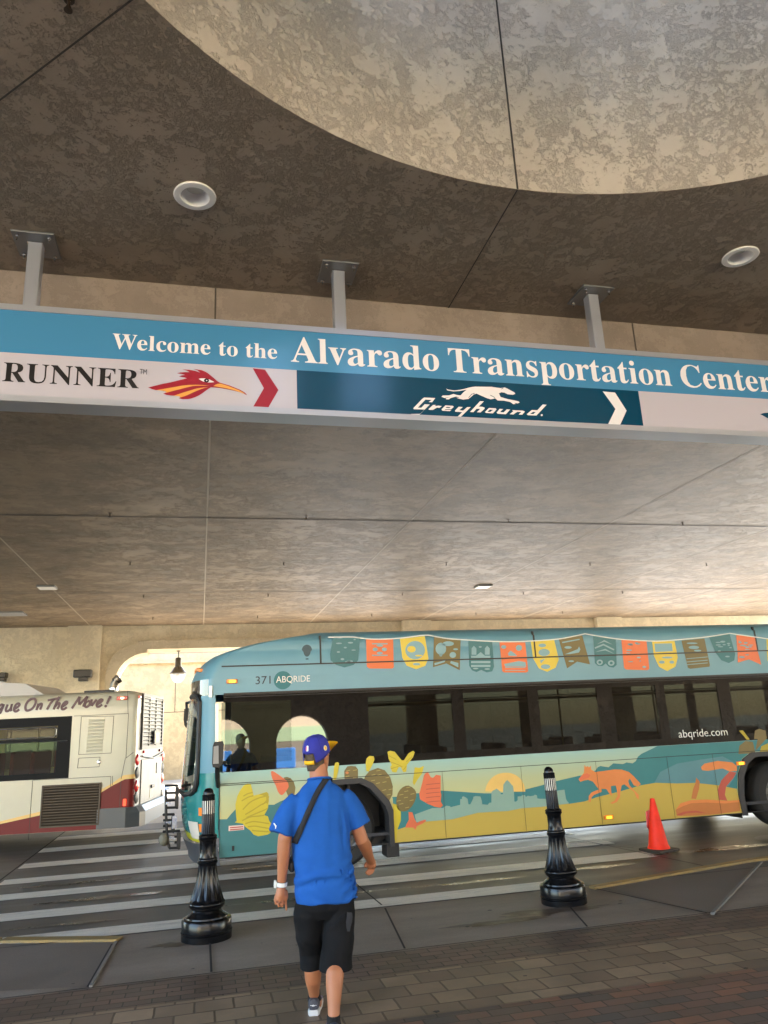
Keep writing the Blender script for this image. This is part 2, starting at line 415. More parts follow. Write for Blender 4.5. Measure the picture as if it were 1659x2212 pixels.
SERIF = json.loads('{"W":[611,[[[171,-11],[32,393],[27,407],[21,419],[15,427],[8,433],[-2,437],[-15,439],[-15,455],[181,455],[181,439],[168,438],[157,435],[150,432],[145,427],[141,420],[140,410],[141,400],[144,387],[148,373],[223,153],[301,353],[286,399],[281,413],[274,423],[267,429],[258,434],[245,437],[229,439],[229,455],[439,455],[439,439],[413,436],[398,427],[393,412],[394,405],[396,397],[399,386],[474,166],[541,369],[545,384],[548,397],[549,406],[547,417],[544,425],[538,430],[529,434],[518,437],[503,439],[503,455],[624,455],[624,439],[612,435],[602,429],[594,421],[588,410],[581,396],[575,379],[446,-11],[428,-11],[316,309],[190,-11]]]],"e":[301,[[[154,-10],[129,-8],[106,-1],[85,10],[66,26],[50,45],[37,69],[27,95],[21,125],[19,157],[21,187],[28,215],[38,240],[51,263],[68,282],[87,298],[109,309],[132,316],[157,318],[193,314],[224,301],[249,280],[268,251],[279,216],[283,173],[283,166],[117,166],[127,97],[154,56],[199,42],[225,47],[248,62],[270,86],[285,73],[248,27],[205,-1]],[[116,192],[201,192],[201,215],[201,241],[198,261],[193,277],[186,288],[175,295],[161,297],[136,286],[121,255],[116,203]]]],"l":[199,[[[18,0],[18,16],[30,18],[39,21],[45,26],[49,32],[52,43],[52,56],[52,398],[52,411],[50,421],[47,429],[42,434],[33,438],[20,439],[20,455],[148,455],[148,56],[149,43],[151,33],[154,26],[160,21],[168,18],[180,16],[180,0]]]],"c":[293,[[[156,-10],[131,-8],[108,-1],[87,11],[67,26],[51,45],[38,68],[28,93],[21,120],[19,150],[22,181],[29,210],[40,237],[55,260],[74,280],[96,297],[120,309],[146,317],[175,319],[204,317],[230,310],[250,298],[265,283],[274,265],[277,245],[276,233],[272,223],[266,215],[258,209],[248,205],[236,204],[214,209],[201,225],[196,251],[196,254],[196,258],[197,261],[197,265],[197,268],[197,271],[194,286],[185,294],[169,297],[138,285],[118,248],[112,187],[115,142],[123,105],[137,76],[156,55],[178,42],[204,38],[227,42],[250,53],[271,72],[285,60],[248,21],[205,-2]]]],"o":[336,[[[169,-10],[140,-8],[114,-1],[90,11],[69,27],[52,47],[38,70],[27,96],[21,124],[19,154],[21,184],[27,213],[38,239],[52,262],[69,281],[90,297],[114,309],[140,316],[168,318],[196,316],[222,309],[245,298],[266,282],[283,263],[298,240],[308,214],[315,185],[317,154],[315,123],[308,94],[298,69],[284,46],[266,26],[245,11],[222,-1],[197,-8]],[[169,11],[186,14],[199,24],[209,39],[212,50],[215,64],[217,81],[219,102],[219,126],[220,154],[218,206],[214,245],[208,271],[198,286],[185,296],[169,299],[151,296],[138,286],[128,271],[122,245],[118,206],[117,154],[117,127],[118,103],[120,82],[122,64],[125,50],[128,39],[138,24],[152,14]]]],"m":[554,[[[18,0],[18,16],[30,17],[39,21],[45,26],[49,33],[52,43],[52,56],[52,253],[52,266],[49,276],[46,284],[40,289],[31,293],[19,294],[19,310],[146,310],[146,265],[173,294],[204,312],[237,318],[277,312],[305,293],[320,261],[348,293],[381,312],[418,318],[465,306],[494,271],[504,212],[504,56],[504,43],[507,33],[510,26],[516,21],[524,17],[536,16],[536,0],[377,0],[377,16],[389,18],[397,21],[403,26],[407,34],[409,44],[410,56],[410,217],[409,234],[407,247],[404,258],[398,265],[389,270],[377,271],[358,268],[341,256],[324,237],[324,56],[325,44],[327,34],[331,26],[336,21],[345,18],[356,16],[356,0],[199,0],[199,16],[211,18],[219,21],[225,26],[229,34],[231,44],[232,56],[232,217],[231,233],[229,247],[226,258],[220,265],[211,270],[199,271],[180,267],[162,255],[146,235],[146,56],[147,44],[149,34],[152,27],[158,21],[166,18],[177,16],[177,0]]]],"t":[228,[[[124,-9],[99,-7],[80,-1],[66,10],[56,26],[50,46],[48,71],[48,279],[20,279],[20,300],[46,324],[68,347],[88,369],[105,389],[118,407],[129,424],[144,424],[144,310],[208,310],[208,279],[144,279],[144,82],[145,69],[147,59],[149,51],[154,45],[160,41],[168,40],[183,44],[195,56],[206,75],[222,66],[198,24],[165,-1]]]],"h":[381,[[[18,0],[18,16],[30,17],[39,21],[45,26],[49,33],[52,43],[52,56],[52,399],[52,412],[49,422],[46,429],[40,435],[31,438],[19,440],[19,455],[148,455],[148,267],[175,295],[207,313],[243,318],[292,306],[321,271],[330,212],[330,56],[331,43],[333,33],[337,26],[343,21],[352,17],[363,16],[363,0],[202,0],[202,16],[207,16],[223,21],[232,34],[235,56],[235,217],[234,234],[232,247],[229,258],[223,265],[215,270],[203,271],[183,267],[164,255],[148,235],[148,56],[148,43],[151,33],[154,26],[160,21],[168,17],[180,16],[180,0]]]],"A":[437,[[[-9,0],[-9,18],[4,19],[14,24],[24,30],[32,41],[41,55],[49,75],[206,466],[224,465],[384,87],[394,65],[403,47],[411,34],[420,25],[430,20],[443,18],[443,0],[229,0],[229,18],[259,21],[277,30],[283,46],[282,54],[279,66],[273,81],[253,132],[103,132],[79,71],[77,67],[76,63],[76,59],[75,54],[75,51],[75,48],[80,32],[96,21],[124,18],[128,18],[128,0]],[[113,161],[242,161],[177,319]]]],"v":[306,[[[142,-10],[38,248],[33,261],[27,272],[22,281],[16,288],[8,292],[-3,293],[-3,310],[164,310],[164,294],[156,294],[141,292],[132,286],[129,276],[129,273],[130,271],[130,268],[185,122],[236,253],[239,261],[241,267],[241,272],[237,284],[224,292],[203,294],[203,310],[305,310],[305,295],[294,291],[284,286],[278,279],[272,269],[266,258],[260,243],[160,-10]]]],"a":[344,[[[255,-10],[226,-5],[208,10],[200,35],[168,11],[133,-4],[95,-9],[74,-6],[55,0],[40,11],[29,26],[22,43],[20,63],[25,91],[39,115],[63,136],[98,155],[143,173],[199,190],[199,241],[197,258],[193,272],[187,282],[177,290],[164,294],[148,296],[123,293],[109,286],[104,274],[105,270],[108,264],[113,257],[119,248],[122,239],[123,231],[121,220],[117,210],[110,202],[100,196],[90,192],[77,191],[64,192],[54,196],[45,203],[38,212],[34,223],[33,236],[35,252],[40,266],[49,278],[62,290],[77,300],[95,308],[115,314],[137,317],[162,318],[205,315],[239,307],[263,292],[280,271],[290,244],[293,210],[293,62],[293,52],[294,45],[295,40],[297,37],[300,35],[304,34],[309,35],[314,38],[320,42],[329,28],[306,7],[281,-6]],[[151,34],[158,34],[165,37],[174,41],[183,47],[191,54],[199,63],[199,169],[154,151],[127,123],[118,84],[122,56],[133,39]]]],"r":[287,[[[18,0],[18,16],[30,18],[39,21],[45,26],[49,32],[52,43],[52,56],[52,252],[52,267],[50,278],[46,285],[41,289],[32,292],[20,293],[21,310],[146,310],[146,252],[158,272],[172,288],[187,301],[203,311],[218,316],[233,318],[250,317],[264,312],[275,304],[283,293],[288,281],[289,266],[288,254],[284,243],[278,234],[270,228],[260,224],[248,222],[237,223],[229,226],[222,231],[217,237],[212,243],[207,250],[202,255],[196,259],[189,260],[179,258],[171,252],[162,241],[155,228],[151,211],[149,192],[149,56],[150,42],[153,32],[159,25],[167,21],[180,18],[197,16],[197,0]]]],"d":[370,[[[140,-10],[117,-8],[97,-1],[78,10],[61,26],[47,44],[35,66],[26,91],[21,118],[19,147],[21,180],[27,210],[36,237],[48,261],[63,281],[81,297],[101,309],[123,316],[146,318],[175,314],[201,301],[223,280],[223,401],[222,413],[218,423],[212,430],[203,435],[191,438],[176,439],[176,455],[319,455],[319,75],[320,60],[322,49],[325,41],[330,35],[340,30],[353,28],[353,11],[315,8],[271,1],[223,-10],[223,39],[201,12],[173,-5]],[[171,28],[182,30],[192,34],[202,41],[211,51],[218,62],[223,76],[223,242],[220,252],[214,262],[206,270],[196,276],[186,279],[174,281],[155,277],[141,267],[130,250],[123,225],[119,193],[118,153],[119,115],[123,83],[130,58],[140,42],[153,32]]]],"T":[423,[[[92,0],[92,17],[114,19],[130,23],[142,31],[150,42],[154,59],[156,81],[156,433],[149,433],[116,430],[88,420],[65,403],[47,380],[35,352],[29,318],[11,318],[11,455],[410,455],[410,317],[394,317],[375,382],[333,420],[269,433],[263,433],[263,81],[265,58],[269,41],[276,30],[288,23],[305,19],[328,17],[328,0]]]],"n":[381,[[[18,0],[18,16],[30,17],[39,21],[45,26],[49,33],[52,43],[52,56],[52,253],[52,266],[49,276],[46,284],[40,289],[31,293],[19,294],[19,310],[148,310],[148,267],[175,296],[207,313],[243,318],[292,306],[321,271],[330,212],[330,56],[331,43],[333,33],[337,26],[343,21],[352,17],[363,16],[363,0],[202,0],[202,16],[207,16],[223,21],[232,34],[235,56],[235,217],[234,234],[232,247],[229,258],[223,265],[215,270],[203,271],[183,267],[164,255],[148,235],[148,56],[148,43],[151,33],[154,26],[160,21],[168,17],[180,16],[180,0]]]],"s":[288,[[[151,-10],[132,-8],[110,-3],[87,6],[82,8],[78,8],[73,9],[64,7],[56,1],[51,-9],[36,-9],[36,105],[53,105],[61,79],[72,57],[87,39],[103,26],[121,17],[140,15],[156,16],[168,20],[179,27],[186,35],[191,46],[192,58],[188,76],[176,92],[156,105],[107,130],[85,142],[68,155],[54,169],[45,185],[39,202],[37,220],[40,247],[49,270],[65,291],[86,306],[111,316],[141,319],[149,319],[157,318],[166,316],[176,314],[187,311],[199,308],[201,307],[204,307],[206,306],[209,305],[211,305],[213,305],[220,306],[226,311],[230,319],[244,319],[244,222],[228,222],[220,244],[209,262],[196,277],[182,288],[166,294],[149,296],[136,295],[125,292],[116,286],[110,278],[106,269],[105,259],[106,249],[109,240],[115,232],[123,225],[134,218],[146,212],[191,189],[212,178],[229,165],[241,151],[250,136],[255,117],[257,95],[254,65],[244,39],[228,18],[206,2],[181,-7]]]],"p":[371,[[[17,-139],[17,-124],[27,-123],[34,-120],[40,-117],[45,-113],[48,-107],[50,-101],[51,-92],[52,-80],[52,-64],[52,243],[52,261],[50,275],[46,283],[41,288],[32,292],[19,295],[19,310],[143,310],[143,263],[166,294],[195,313],[230,319],[253,317],[274,310],[293,298],[309,283],[323,264],[335,241],[343,216],[348,189],[350,160],[348,128],[343,99],[334,72],[323,48],[308,28],[291,12],[272,0],[250,-8],[227,-10],[196,-5],[170,9],[148,32],[148,-58],[148,-74],[150,-88],[152,-99],[155,-107],[160,-113],[167,-118],[175,-120],[185,-122],[197,-123],[197,-139]],[[195,28],[214,32],[229,42],[239,59],[247,84],[251,116],[253,154],[251,192],[247,223],[241,248],[232,265],[218,275],[199,278],[179,273],[162,259],[148,235],[148,69],[160,46],[176,33]]]],"i":[198,[[[101,362],[87,364],[75,368],[65,376],[57,387],[52,399],[50,412],[52,426],[57,438],[65,449],[75,457],[87,462],[101,463],[114,462],[126,457],[137,449],[145,438],[150,426],[151,412],[149,399],[145,387],[136,376],[126,368],[114,364]],[[18,0],[18,16],[30,18],[39,21],[45,26],[49,32],[52,43],[52,56],[52,252],[52,267],[50,278],[47,285],[41,289],[32,292],[20,293],[21,310],[148,310],[148,56],[149,43],[151,33],[154,26],[160,21],[168,18],[180,16],[180,0]]]],"C":[468,[[[257,-11],[213,-7],[174,3],[137,20],[105,43],[78,71],[56,104],[39,142],[29,184],[26,228],[30,273],[39,314],[56,351],[79,384],[106,412],[139,435],[176,452],[216,462],[259,465],[292,463],[328,454],[367,440],[374,437],[381,436],[388,435],[402,439],[413,449],[419,465],[437,465],[437,308],[420,308],[403,347],[381,380],[356,407],[328,427],[298,439],[265,443],[198,419],[157,347],[144,226],[159,114],[203,46],[278,24],[305,26],[331,33],[358,45],[383,61],[407,81],[428,106],[447,89],[395,33],[332,0]]]],"R":[473,[[[15,0],[15,17],[36,20],[52,24],[62,32],[69,43],[73,59],[75,81],[75,379],[73,398],[69,413],[62,424],[51,431],[36,436],[16,439],[16,455],[217,455],[278,452],[329,442],[367,426],[395,403],[412,372],[417,334],[406,285],[372,248],[315,224],[432,50],[439,40],[446,32],[452,26],[459,21],[468,18],[478,17],[480,17],[480,0],[338,0],[201,212],[182,212],[182,81],[183,59],[187,43],[194,32],[205,24],[221,20],[242,17],[242,0]],[[182,234],[203,234],[235,236],[261,245],[280,258],[293,278],[301,304],[304,336],[295,389],[268,421],[224,431],[209,430],[197,427],[190,422],[185,414],[183,402],[182,385]]]],"U":[492,[[[248,-13],[192,-8],[147,6],[114,29],[91,61],[78,103],[73,155],[73,379],[72,398],[68,413],[61,424],[50,431],[35,436],[15,439],[15,455],[240,455],[240,439],[225,437],[213,435],[202,432],[195,428],[189,422],[185,415],[183,406],[181,394],[181,379],[181,140],[183,104],[191,74],[203,51],[221,35],[245,25],[275,22],[340,37],[379,83],[392,159],[392,378],[391,398],[387,413],[379,423],[368,431],[351,436],[328,439],[328,455],[474,455],[474,439],[456,435],[442,429],[433,421],[427,411],[424,396],[422,378],[422,181],[418,118],[403,69],[380,32],[346,7],[302,-8]]]],"N":[494,[[[403,-11],[107,350],[107,79],[108,57],[112,42],[119,31],[129,24],[145,20],[167,17],[167,0],[18,0],[18,17],[33,18],[45,20],[54,23],[61,27],[67,33],[71,41],[74,51],[75,64],[76,79],[76,388],[56,412],[43,427],[36,433],[31,435],[25,437],[18,439],[18,455],[156,455],[391,169],[391,377],[390,392],[389,404],[386,414],[382,421],[376,427],[369,431],[359,435],[346,437],[331,439],[331,455],[480,455],[480,439],[459,436],[443,432],[433,425],[427,414],[423,398],[422,377],[422,-11]]]],"E":[442,[[[14,0],[14,17],[35,18],[51,22],[62,30],[70,41],[74,57],[75,78],[75,369],[74,394],[69,413],[62,425],[51,433],[36,437],[16,439],[16,455],[399,455],[399,320],[383,320],[375,357],[361,386],[340,406],[312,420],[276,428],[232,430],[219,430],[208,429],[200,428],[194,426],[189,422],[186,417],[184,410],[183,400],[183,388],[183,246],[193,246],[221,248],[243,256],[259,269],[272,288],[281,313],[288,345],[304,345],[304,118],[287,118],[284,143],[280,164],[273,181],[264,195],[254,206],[241,213],[225,218],[207,221],[185,222],[183,222],[183,67],[184,53],[187,42],[192,35],[201,31],[213,28],[230,28],[261,29],[289,32],[313,39],[335,48],[354,60],[371,75],[386,94],[399,116],[411,143],[430,143],[402,0]]]]}')

# ------------------------------------------------------------------ ground, road, paving (sheets 4 mm apart)
def sheet(name, rects, m, z, kind='structure', label=None):
    b = MB()
    for r in rects:
        if len(r) == 4 and not isinstance(r[0], (tuple, list, Vector)):
            x0, x1, y0, y1 = r; b.face(((x0, y0, z), (x1, y0, z), (x1, y1, z), (x0, y1, z)))
        else: b.face([(p[0], p[1], z) for p in r])
    o = b.build(name, m); o['kind'] = kind
    if label: o['label'] = label
    return o
CONC_OUT = groundmat('outdoor_concrete', (.30, .285, .26, 1), (.24, .225, .21, 1), .7, .6)
ROAD = groundmat('road_surface', (.135, .122, .112, 1), (.055, .049, .045, 1), .50, .9, (.5, 3.2, 1), spec=.5)
sheet('ground', [(-150, 150, -150, 150)], CONC_OUT, -.012)
sheet('road', [(-16, 24, 8.2, 28.8)], ROAD, 0.0)
SLAB = groundmat('slab_concrete', (.30, .25, .205, 1), (.15, .122, .098, 1), .68, .8, (.6, 1.6, 1))
sheet('pavement_slab', [(-16, 22, 6.92, 8.52)], SLAB, .004)
BR1 = brickmat('small_brick_paving', .20, .10, (.22, .15, .115, 1), (.135, .104, .086, 1), (.045, .035, .028, 1), .006, .55)
sheet('brick_paving', [(-16, 22, 6.352, 6.92)], BR1, .004)
BR2 = brickmat('large_paver_paving', .27, .225, (.37, .28, .19, 1), (.22, .165, .118, 1), (.13, .095, .066, 1), .009, .55)
sheet('paver_paving', [(-16, 22, 5.452, 6.352)], BR2, .004)
BR3 = brickmat('mixed_brick_paving', .22, .11, (.32, .165, .11, 1), (.12, .11, .10, 1), (.075, .06, .046, 1), .006, .55)
sheet('mixed_brick_paving', [(-16, 22, -9, 5.452)], BR3, .004)
BORD = mat('paver_edge_joint', (.20, .15, .10, 1), .7)
sheet('paving_joint', [(-16, 22, 6.346, 6.358), (-16, 22, 5.446, 5.458)], BORD, .008)
RAMP = groundmat('ramp_concrete', (.20, .165, .138, 1), (.13, .108, .09, 1), .66, 1.0)
sheet('kerb_ramp', [((-16, 8.66), (-1.8, 8.68), (-.745, 8.27), (-.79, 6.97), (-2.0, 7.25), (-16, 7.25)),
                    ((4.29, 8.30), (6.62, 8.80), (6.69, 8.75), (4.66, 6.90))], RAMP, .008)
KERB = groundmat('kerb_paint', (.33, .22, .07, 1), (.20, .145, .06, 1), .55, 6)
b = MB()
def bar(b, p, q, w, z0, z1):
    p = Vector((p[0], p[1], 0)); q = Vector((q[0], q[1], 0)); n = Vector((-(q-p).y, (q-p).x, 0)).normalized()*w
    a = [p, q, q+n, p+n]
    b.prism([(v.x, v.y, z0) for v in a], (0, 0, z1-z0))
bar(b, (-16, 8.70), (-1.84, 8.72), .13, .002, .03); bar(b, (-1.84, 8.72), (-.73, 8.27), .13, .002, .028)
bar(b, (4.22, 8.29), (6.66, 8.83), .10, .002, .03); bar(b, (6.66, 8.83), (22, 9.2), .10, .002, .03)
b.build('kerb', KERB)['kind'] = 'structure'
LITE = groundmat('joint_edge', (.22, .21, .195, 1), (.14, .13, .12, 1), .6, 5)
DKJ = mat('dark_joint', (.018, .016, .015, 1), .8)
b = MB()
bar(b, (-.745, 8.25), (-.80, 6.95), .025, .003, .02); bar(b, (6.69, 8.75), (4.65, 6.89), .03, .003, .022)
b.build('kerb_edge', LITE)['kind'] = 'structure'
b = MB()
def strip(b, p, q, w, z):
    p = Vector((p[0], p[1], z)); q = Vector((q[0], q[1], z)); n = Vector((-(q-p).y, (q-p).x, 0)).normalized()*w/2
    b.face((p-n, q-n, q+n, p+n))
for p, q in (((.12, 6.95), (.12, 7.85)), ((3.62, 7.7), (3.42, 6.95)), ((1.9, 8.45), (1.72, 6.95)), ((1.86, 9.9), (1.9, 8.6)), ((-.76, 8.2), (-.81, 6.95)),
             ((4.24, 8.3), (4.64, 6.92)), ((5.2, 12.0), (5.95, 10.4))): strip(b, p, q, .018, .0115)
for y in (8.50, 6.925): strip(b, (-16, y), (22, y), .014, .0105)
b.build('pavement_joint', DKJ)['kind'] = 'structure'
PAINT = groundmat('crosswalk_paint', (.84, .79, .70, 1), (.62, .58, .51, 1), .55, 2.0, (.6, 3, 1), wear=(.30, .28, .25, 1))
cw = [(-1.9, 4.15, 8.56, 8.94), (-2.5, 5.92, 9.70, 10.12), (-2.6, 5.96, 10.92, 11.32), (-2.62, 5.9, 12.05, 12.46), (-2.65, 5.6, 13.40, 13.88), (-2.68, 5.4, 15.05, 15.60), (-2.7, 5.2, 16.62, 17.15)]
sheet('crosswalk', cw, PAINT, .005)
b = MB(); strip(b, (-2.66, 8.9), (-2.74, 23), .03, .006); strip(b, (6.0, 8.9), (5.5, 13), .02, .006)
b.build('road_joint', DKJ)['kind'] = 'structure'
b = MB(); b.lathe([(.36, .006)], 32, (8.15, 10.1, 0), cap=(True, False)); b.lathe([(.30, .010)], 32, (8.15, 10.1, 0), cap=(True, False))
mh = b.build('manhole_cover', mat('iron_cover', (.10, .10, .105, 1), .4, .6)); tag(mh, 'round iron cover set in the road near the rear wheel of the teal bus', 'manhole')

APRON = groundmat('apron_concrete', (.47, .43, .37, 1), (.38, .345, .30, 1), .5, .6)
sheet('lane_apron', [(-16, 24, 18.4, 28.8)], APRON, .004)  # pale floor strip added to bounce sun up to the ceiling
COURT = groundmat('courtyard_paving', (.42, .37, .29, 1), (.35, .31, .25, 1), .7, .6)
sheet('courtyard_ground', [(-22, 40, 28.8, 35)], COURT, 0.0)

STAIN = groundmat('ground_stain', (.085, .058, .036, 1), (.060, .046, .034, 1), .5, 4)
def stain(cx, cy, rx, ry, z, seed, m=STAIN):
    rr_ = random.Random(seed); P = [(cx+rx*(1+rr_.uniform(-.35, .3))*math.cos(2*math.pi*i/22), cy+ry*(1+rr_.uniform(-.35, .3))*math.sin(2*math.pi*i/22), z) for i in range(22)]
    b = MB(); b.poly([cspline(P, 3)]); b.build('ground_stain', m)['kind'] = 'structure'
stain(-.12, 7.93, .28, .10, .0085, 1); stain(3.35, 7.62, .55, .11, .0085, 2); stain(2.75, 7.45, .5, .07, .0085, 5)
OIL = groundmat('oil_stain', (.042, .037, .034, 1), (.030, .027, .025, 1), .3, 3)
for k, (x, y, a, c) in enumerate(((1.2, 9.35, .9, .07), (3.2, 9.3, .7, .06), (-.9, 10.5, .8, .08), (-1.6, 11.7, .6, .07), (.9, 11.65, .6, .06), (4.9, 9.4, .5, .08), (-1.3, 9.25, .5, .05), (7.0, 9.8, .9, .12))): stain(x, y, a, c, .0065, 20+k, OIL)
GUM = groundmat('gum_spot', (.035, .03, .028, 1), (.03, .026, .024, 1), .6, 9)
rg2 = random.Random(4)
for k in range(26):
    x, y = rg2.uniform(-1.2, 4.6), rg2.uniform(5.2, 8.2); q_ = rg2.uniform(.008, .02); stain(x, y, q_*1.3, q_, .0118, 50+k, GUM)

# ------------------------------------------------------------------ the covered hall
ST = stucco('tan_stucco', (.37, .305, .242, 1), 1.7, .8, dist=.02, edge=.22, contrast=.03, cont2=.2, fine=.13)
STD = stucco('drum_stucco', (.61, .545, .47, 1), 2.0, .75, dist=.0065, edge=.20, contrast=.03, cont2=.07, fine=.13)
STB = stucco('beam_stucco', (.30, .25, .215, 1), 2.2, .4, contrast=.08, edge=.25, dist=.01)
STC = stucco('ceiling_stucco', (.245, .180, .118, 1), 1.7, .7, (.85, 1.0, 1), rough=.5, contrast=.16, cont2=.48, edge=.0, dist=.016, spec=.22, fine=.22)  # strong colour mottle stands in for patchy gloss overhead
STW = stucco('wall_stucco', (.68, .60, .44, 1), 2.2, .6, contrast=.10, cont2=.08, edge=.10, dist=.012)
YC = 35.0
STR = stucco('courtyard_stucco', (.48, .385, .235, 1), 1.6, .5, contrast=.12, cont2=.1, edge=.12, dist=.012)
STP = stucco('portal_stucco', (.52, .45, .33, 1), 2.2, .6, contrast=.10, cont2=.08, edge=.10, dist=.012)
JO = mat('sealant_joint', (.05, .042, .035, 1), .8)
JOL = mat('pale_joint', (.34, .285, .215, 1), .6)
HS, HC, YB, YW = 6.1, 5.55, 6.78, 27.6
hall = thing('terminal_hall', 'covered bus hall with tan stucco ceiling, round drum recess and portal wall beyond the buses', 'building', (2.5, 8, 0))
# far ceiling: cast panels with a groove between
b = MB(); xs = [-16, -11.2, -7.45, -3.72, .05, 3.83, 8.0, 12.0, 16, 20, 24]; ys = [YB, 13.35, 20.95, YW+.15]
for i in range(len(xs)-1):
    for j in range(len(ys)-1):
        g = .014; x0, x1, y0, y1 = xs[i]+g, xs[i+1]-g, ys[j]+(0 if j == 0 else g), ys[j+1]-g
        b.face(((x0, y0, HC), (x0, y1, HC), (x1, y1, HC), (x1, y0, HC)))
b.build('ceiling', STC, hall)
for x in xs[1:-1]:
    b = MB(); strip(b, (x, YB), (x, YW), .026, HC-.003); b.build('ceiling_joint', JOL, hall)
for y in ys[1:-1]:
    b = MB(); strip(b, (-16, y), (24, y), .045, HC-.006); b.build('cross_joint', JO, hall)
b = MB(); b.face(((-16, YB, HC+.03), (-16, YW+.2, HC+.03), (24, YW+.2, HC+.03), (24, YB, HC+.03))); b.build('ceiling_joint', JOL, hall)
b = MB(); b.box((-17, YB+.2, HC+.3), (24.2, 29, HC+.7)); b.build('roof', STB, hall)
b = MB(); b.face(((-16, YB, HC), (24, YB, HC), (24, YB, HS+.4), (-16, YB, HS+.4))); b.build('beam', STB, hall)
for x in (-3.72, .07, 4.69, 8.0, 12):
    b = MB(); b.box((x-.008, YB-.006, HC+.002), (x+.008, YB-.002, HS-.002)); b.build('beam_joint', JO, hall)
# soffit with the round drum opening
DX, DY, DR = 2.5, .75, 4.15; NSEG = 96
b = MB(); circ = [(DX+DR*math.cos(2*math.pi*i/NSEG), DY+DR*math.sin(2*math.pi*i/NSEG), HS) for i in range(NSEG)]

def dl(cx, cy): return [(cx+.116*math.cos(2*math.pi*i/20), cy+.116*math.sin(2*math.pi*i/20), HS) for i in range(20)]
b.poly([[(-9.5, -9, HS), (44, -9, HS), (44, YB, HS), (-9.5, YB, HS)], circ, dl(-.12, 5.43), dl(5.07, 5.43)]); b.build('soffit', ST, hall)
def jstrip(p, q, z, w=.013):
    b = MB(); strip(b, p, q, w, z); b.build('soffit_joint', JO, hall)
jstrip((DX, DY+DR), (DX, YB), HS-.004)
for a in (135, 45): 
    ca, sa = math.cos(R(a)), math.sin(R(a)); L2 = (YB-DY)/sa
    jstrip((DX+DR*ca, DY+DR*sa), (DX+L2*ca, DY+L2*sa), HS-.004)
# drum wall, rounded lower lip, clerestory windows, extra ones added to light it
b = MB(); zs = [HS+.003, 8.7, 10.4, 11.2]
def dp(i, r, z): a = 2*math.pi*i/NSEG; return (DX+r*math.cos(a), DY+r*math.sin(a), z)
for i in range(NSEG):
    win = (i % 8 in (2, 3, 4, 5)) and math.cos(2*math.pi*(i+.5)/NSEG) < .45
    for k in range(3):
        if k == 1 and win: continue
        b.face((dp(i, DR, zs[k]), dp(i+1, DR, zs[k]), dp(i+1, DR, zs[k+1]), dp(i, DR, zs[k+1])))
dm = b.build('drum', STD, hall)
md = dm.modifiers.new('t', 'SOLIDIFY'); md.thickness = .28; md.offset = 1
for p in dm.data.polygons: p.use_smooth = True
dm.data.set_sharp_from_angle(angle=R(40))
b = MB(); b.lathe([(DR+.3, 11.2), (DR*.8, 11.7), (DR*.45, 12.05), (1.05, 12.2), (1.05, 12.5)], 48, (DX, DY, 0), cap=(False, False)); b.build('dome', STD, hall, smooth=True)  # unseen dome, its open top added to light the drum wall
for a in (90, 135, 45, 0, 180):
    b = MB(); ca, sa = math.cos(R(a)), math.sin(R(a)); r = DR-.003
    t = Vector((-sa, ca, 0))*.009; c = Vector((DX+r*ca, DY+r*sa, 0))
    b.face((c-t+Vector((0, 0, HS)), c+t+Vector((0, 0, HS)), c+t+Vector((0, 0, 8.55)), c-t+Vector((0, 0, 8.55))))
    b.build('drum_joint', JO, hall)
# wall beyond the lanes with a rounded portal, widened behind the bus for daylight
def portal(off, z1):     # left jamb, rounded shoulder, lintel underside
    x0 = -2.86-off; r = 1.02; zt = 4.72+off
    pts = [(x0, 0)] + [(x0+r-r*math.cos(R(t)), zt-.12-r+r*math.sin(R(t))) for t in range(0, 91, 9)]
    pts += [(x0+r, zt), (23.6, zt)]
    return pts
P0 = portal(0, 0)
b = MB()
b.face(((-16, YW, 0), (P0[0][0], YW, 0), (P0[0][0], YW, HC), (-16, YW, HC)))
top = [(x, YW, z) for x, z in P0[1:]]
b.poly([[(P0[0][0], YW, HC)] + top + [(23.6, YW, HC)]])
b.face(((23.6, YW, 0), (24, YW, 0), (24, YW, HC), (23.6, YW, HC)))
b.build('portal_wall', STW, hall)
b = MB()
for (x, z), (x2, z2) in zip(P0, P0[1:]): b.face(((x, YW, z), (x, YW+1.2, z), (x2, YW+1.2, z2), (x2, YW, z2)))
b.face(((23.6, YW, 0), (23.6, YW, 4.72), (23.6, YW+1.2, 4.72), (23.6, YW+1.2, 0)))
b.build('portal_reveal', STP, hall)
b = MB(); P1 = portal(.30, 0)
n0 = [(x, YW-.10, z) for x, z in P0]; n1 = [(x, YW-.10, z) for x, z in P1]
for i in range(len(P0)-1): 
    b.face((n0[i], n0[i+1], n1[i+1], n1[i]))
    b.face((n1[i], n1[i+1], Vector(n1[i+1])+Vector((0, .1, 0)), Vector(n1[i])+Vector((0, .1, 0))))
    b.face((n0[i+1], n0[i], Vector(n0[i])+Vector((0, .1, 0)), Vector(n0[i+1])+Vector((0, .1, 0))))
b.build('portal_moulding', STP, hall)
for x0, x1 in ((-4.42, -3.34), (7.3, 8.4), (15.3, 16.4), (-13, -11.9)):
    b = MB(); b.box((x0, YW-.28, -.01), (x1, YW-.001, HC-.002)); b.build('pier', STW, hall)
b = MB(); b.box((24.0, YB, -.01), (24.3, 19.0, HC+.3)); b.build('light_block_wall', STW, hall)  # unseen wall added to keep sunlight off the near lanes
b = MB(); b.box((-16.3, YB, -.01), (-16.0, 14.0, HC+.3)); b.build('light_block_wall', STW, hall)  # added out of view, cuts daylight from the left end
b = MB(); b.box((-17, YW+1.2, 4.72), (24.2, YW+1.5, 6.3)); b.build('parapet', STB, hall)
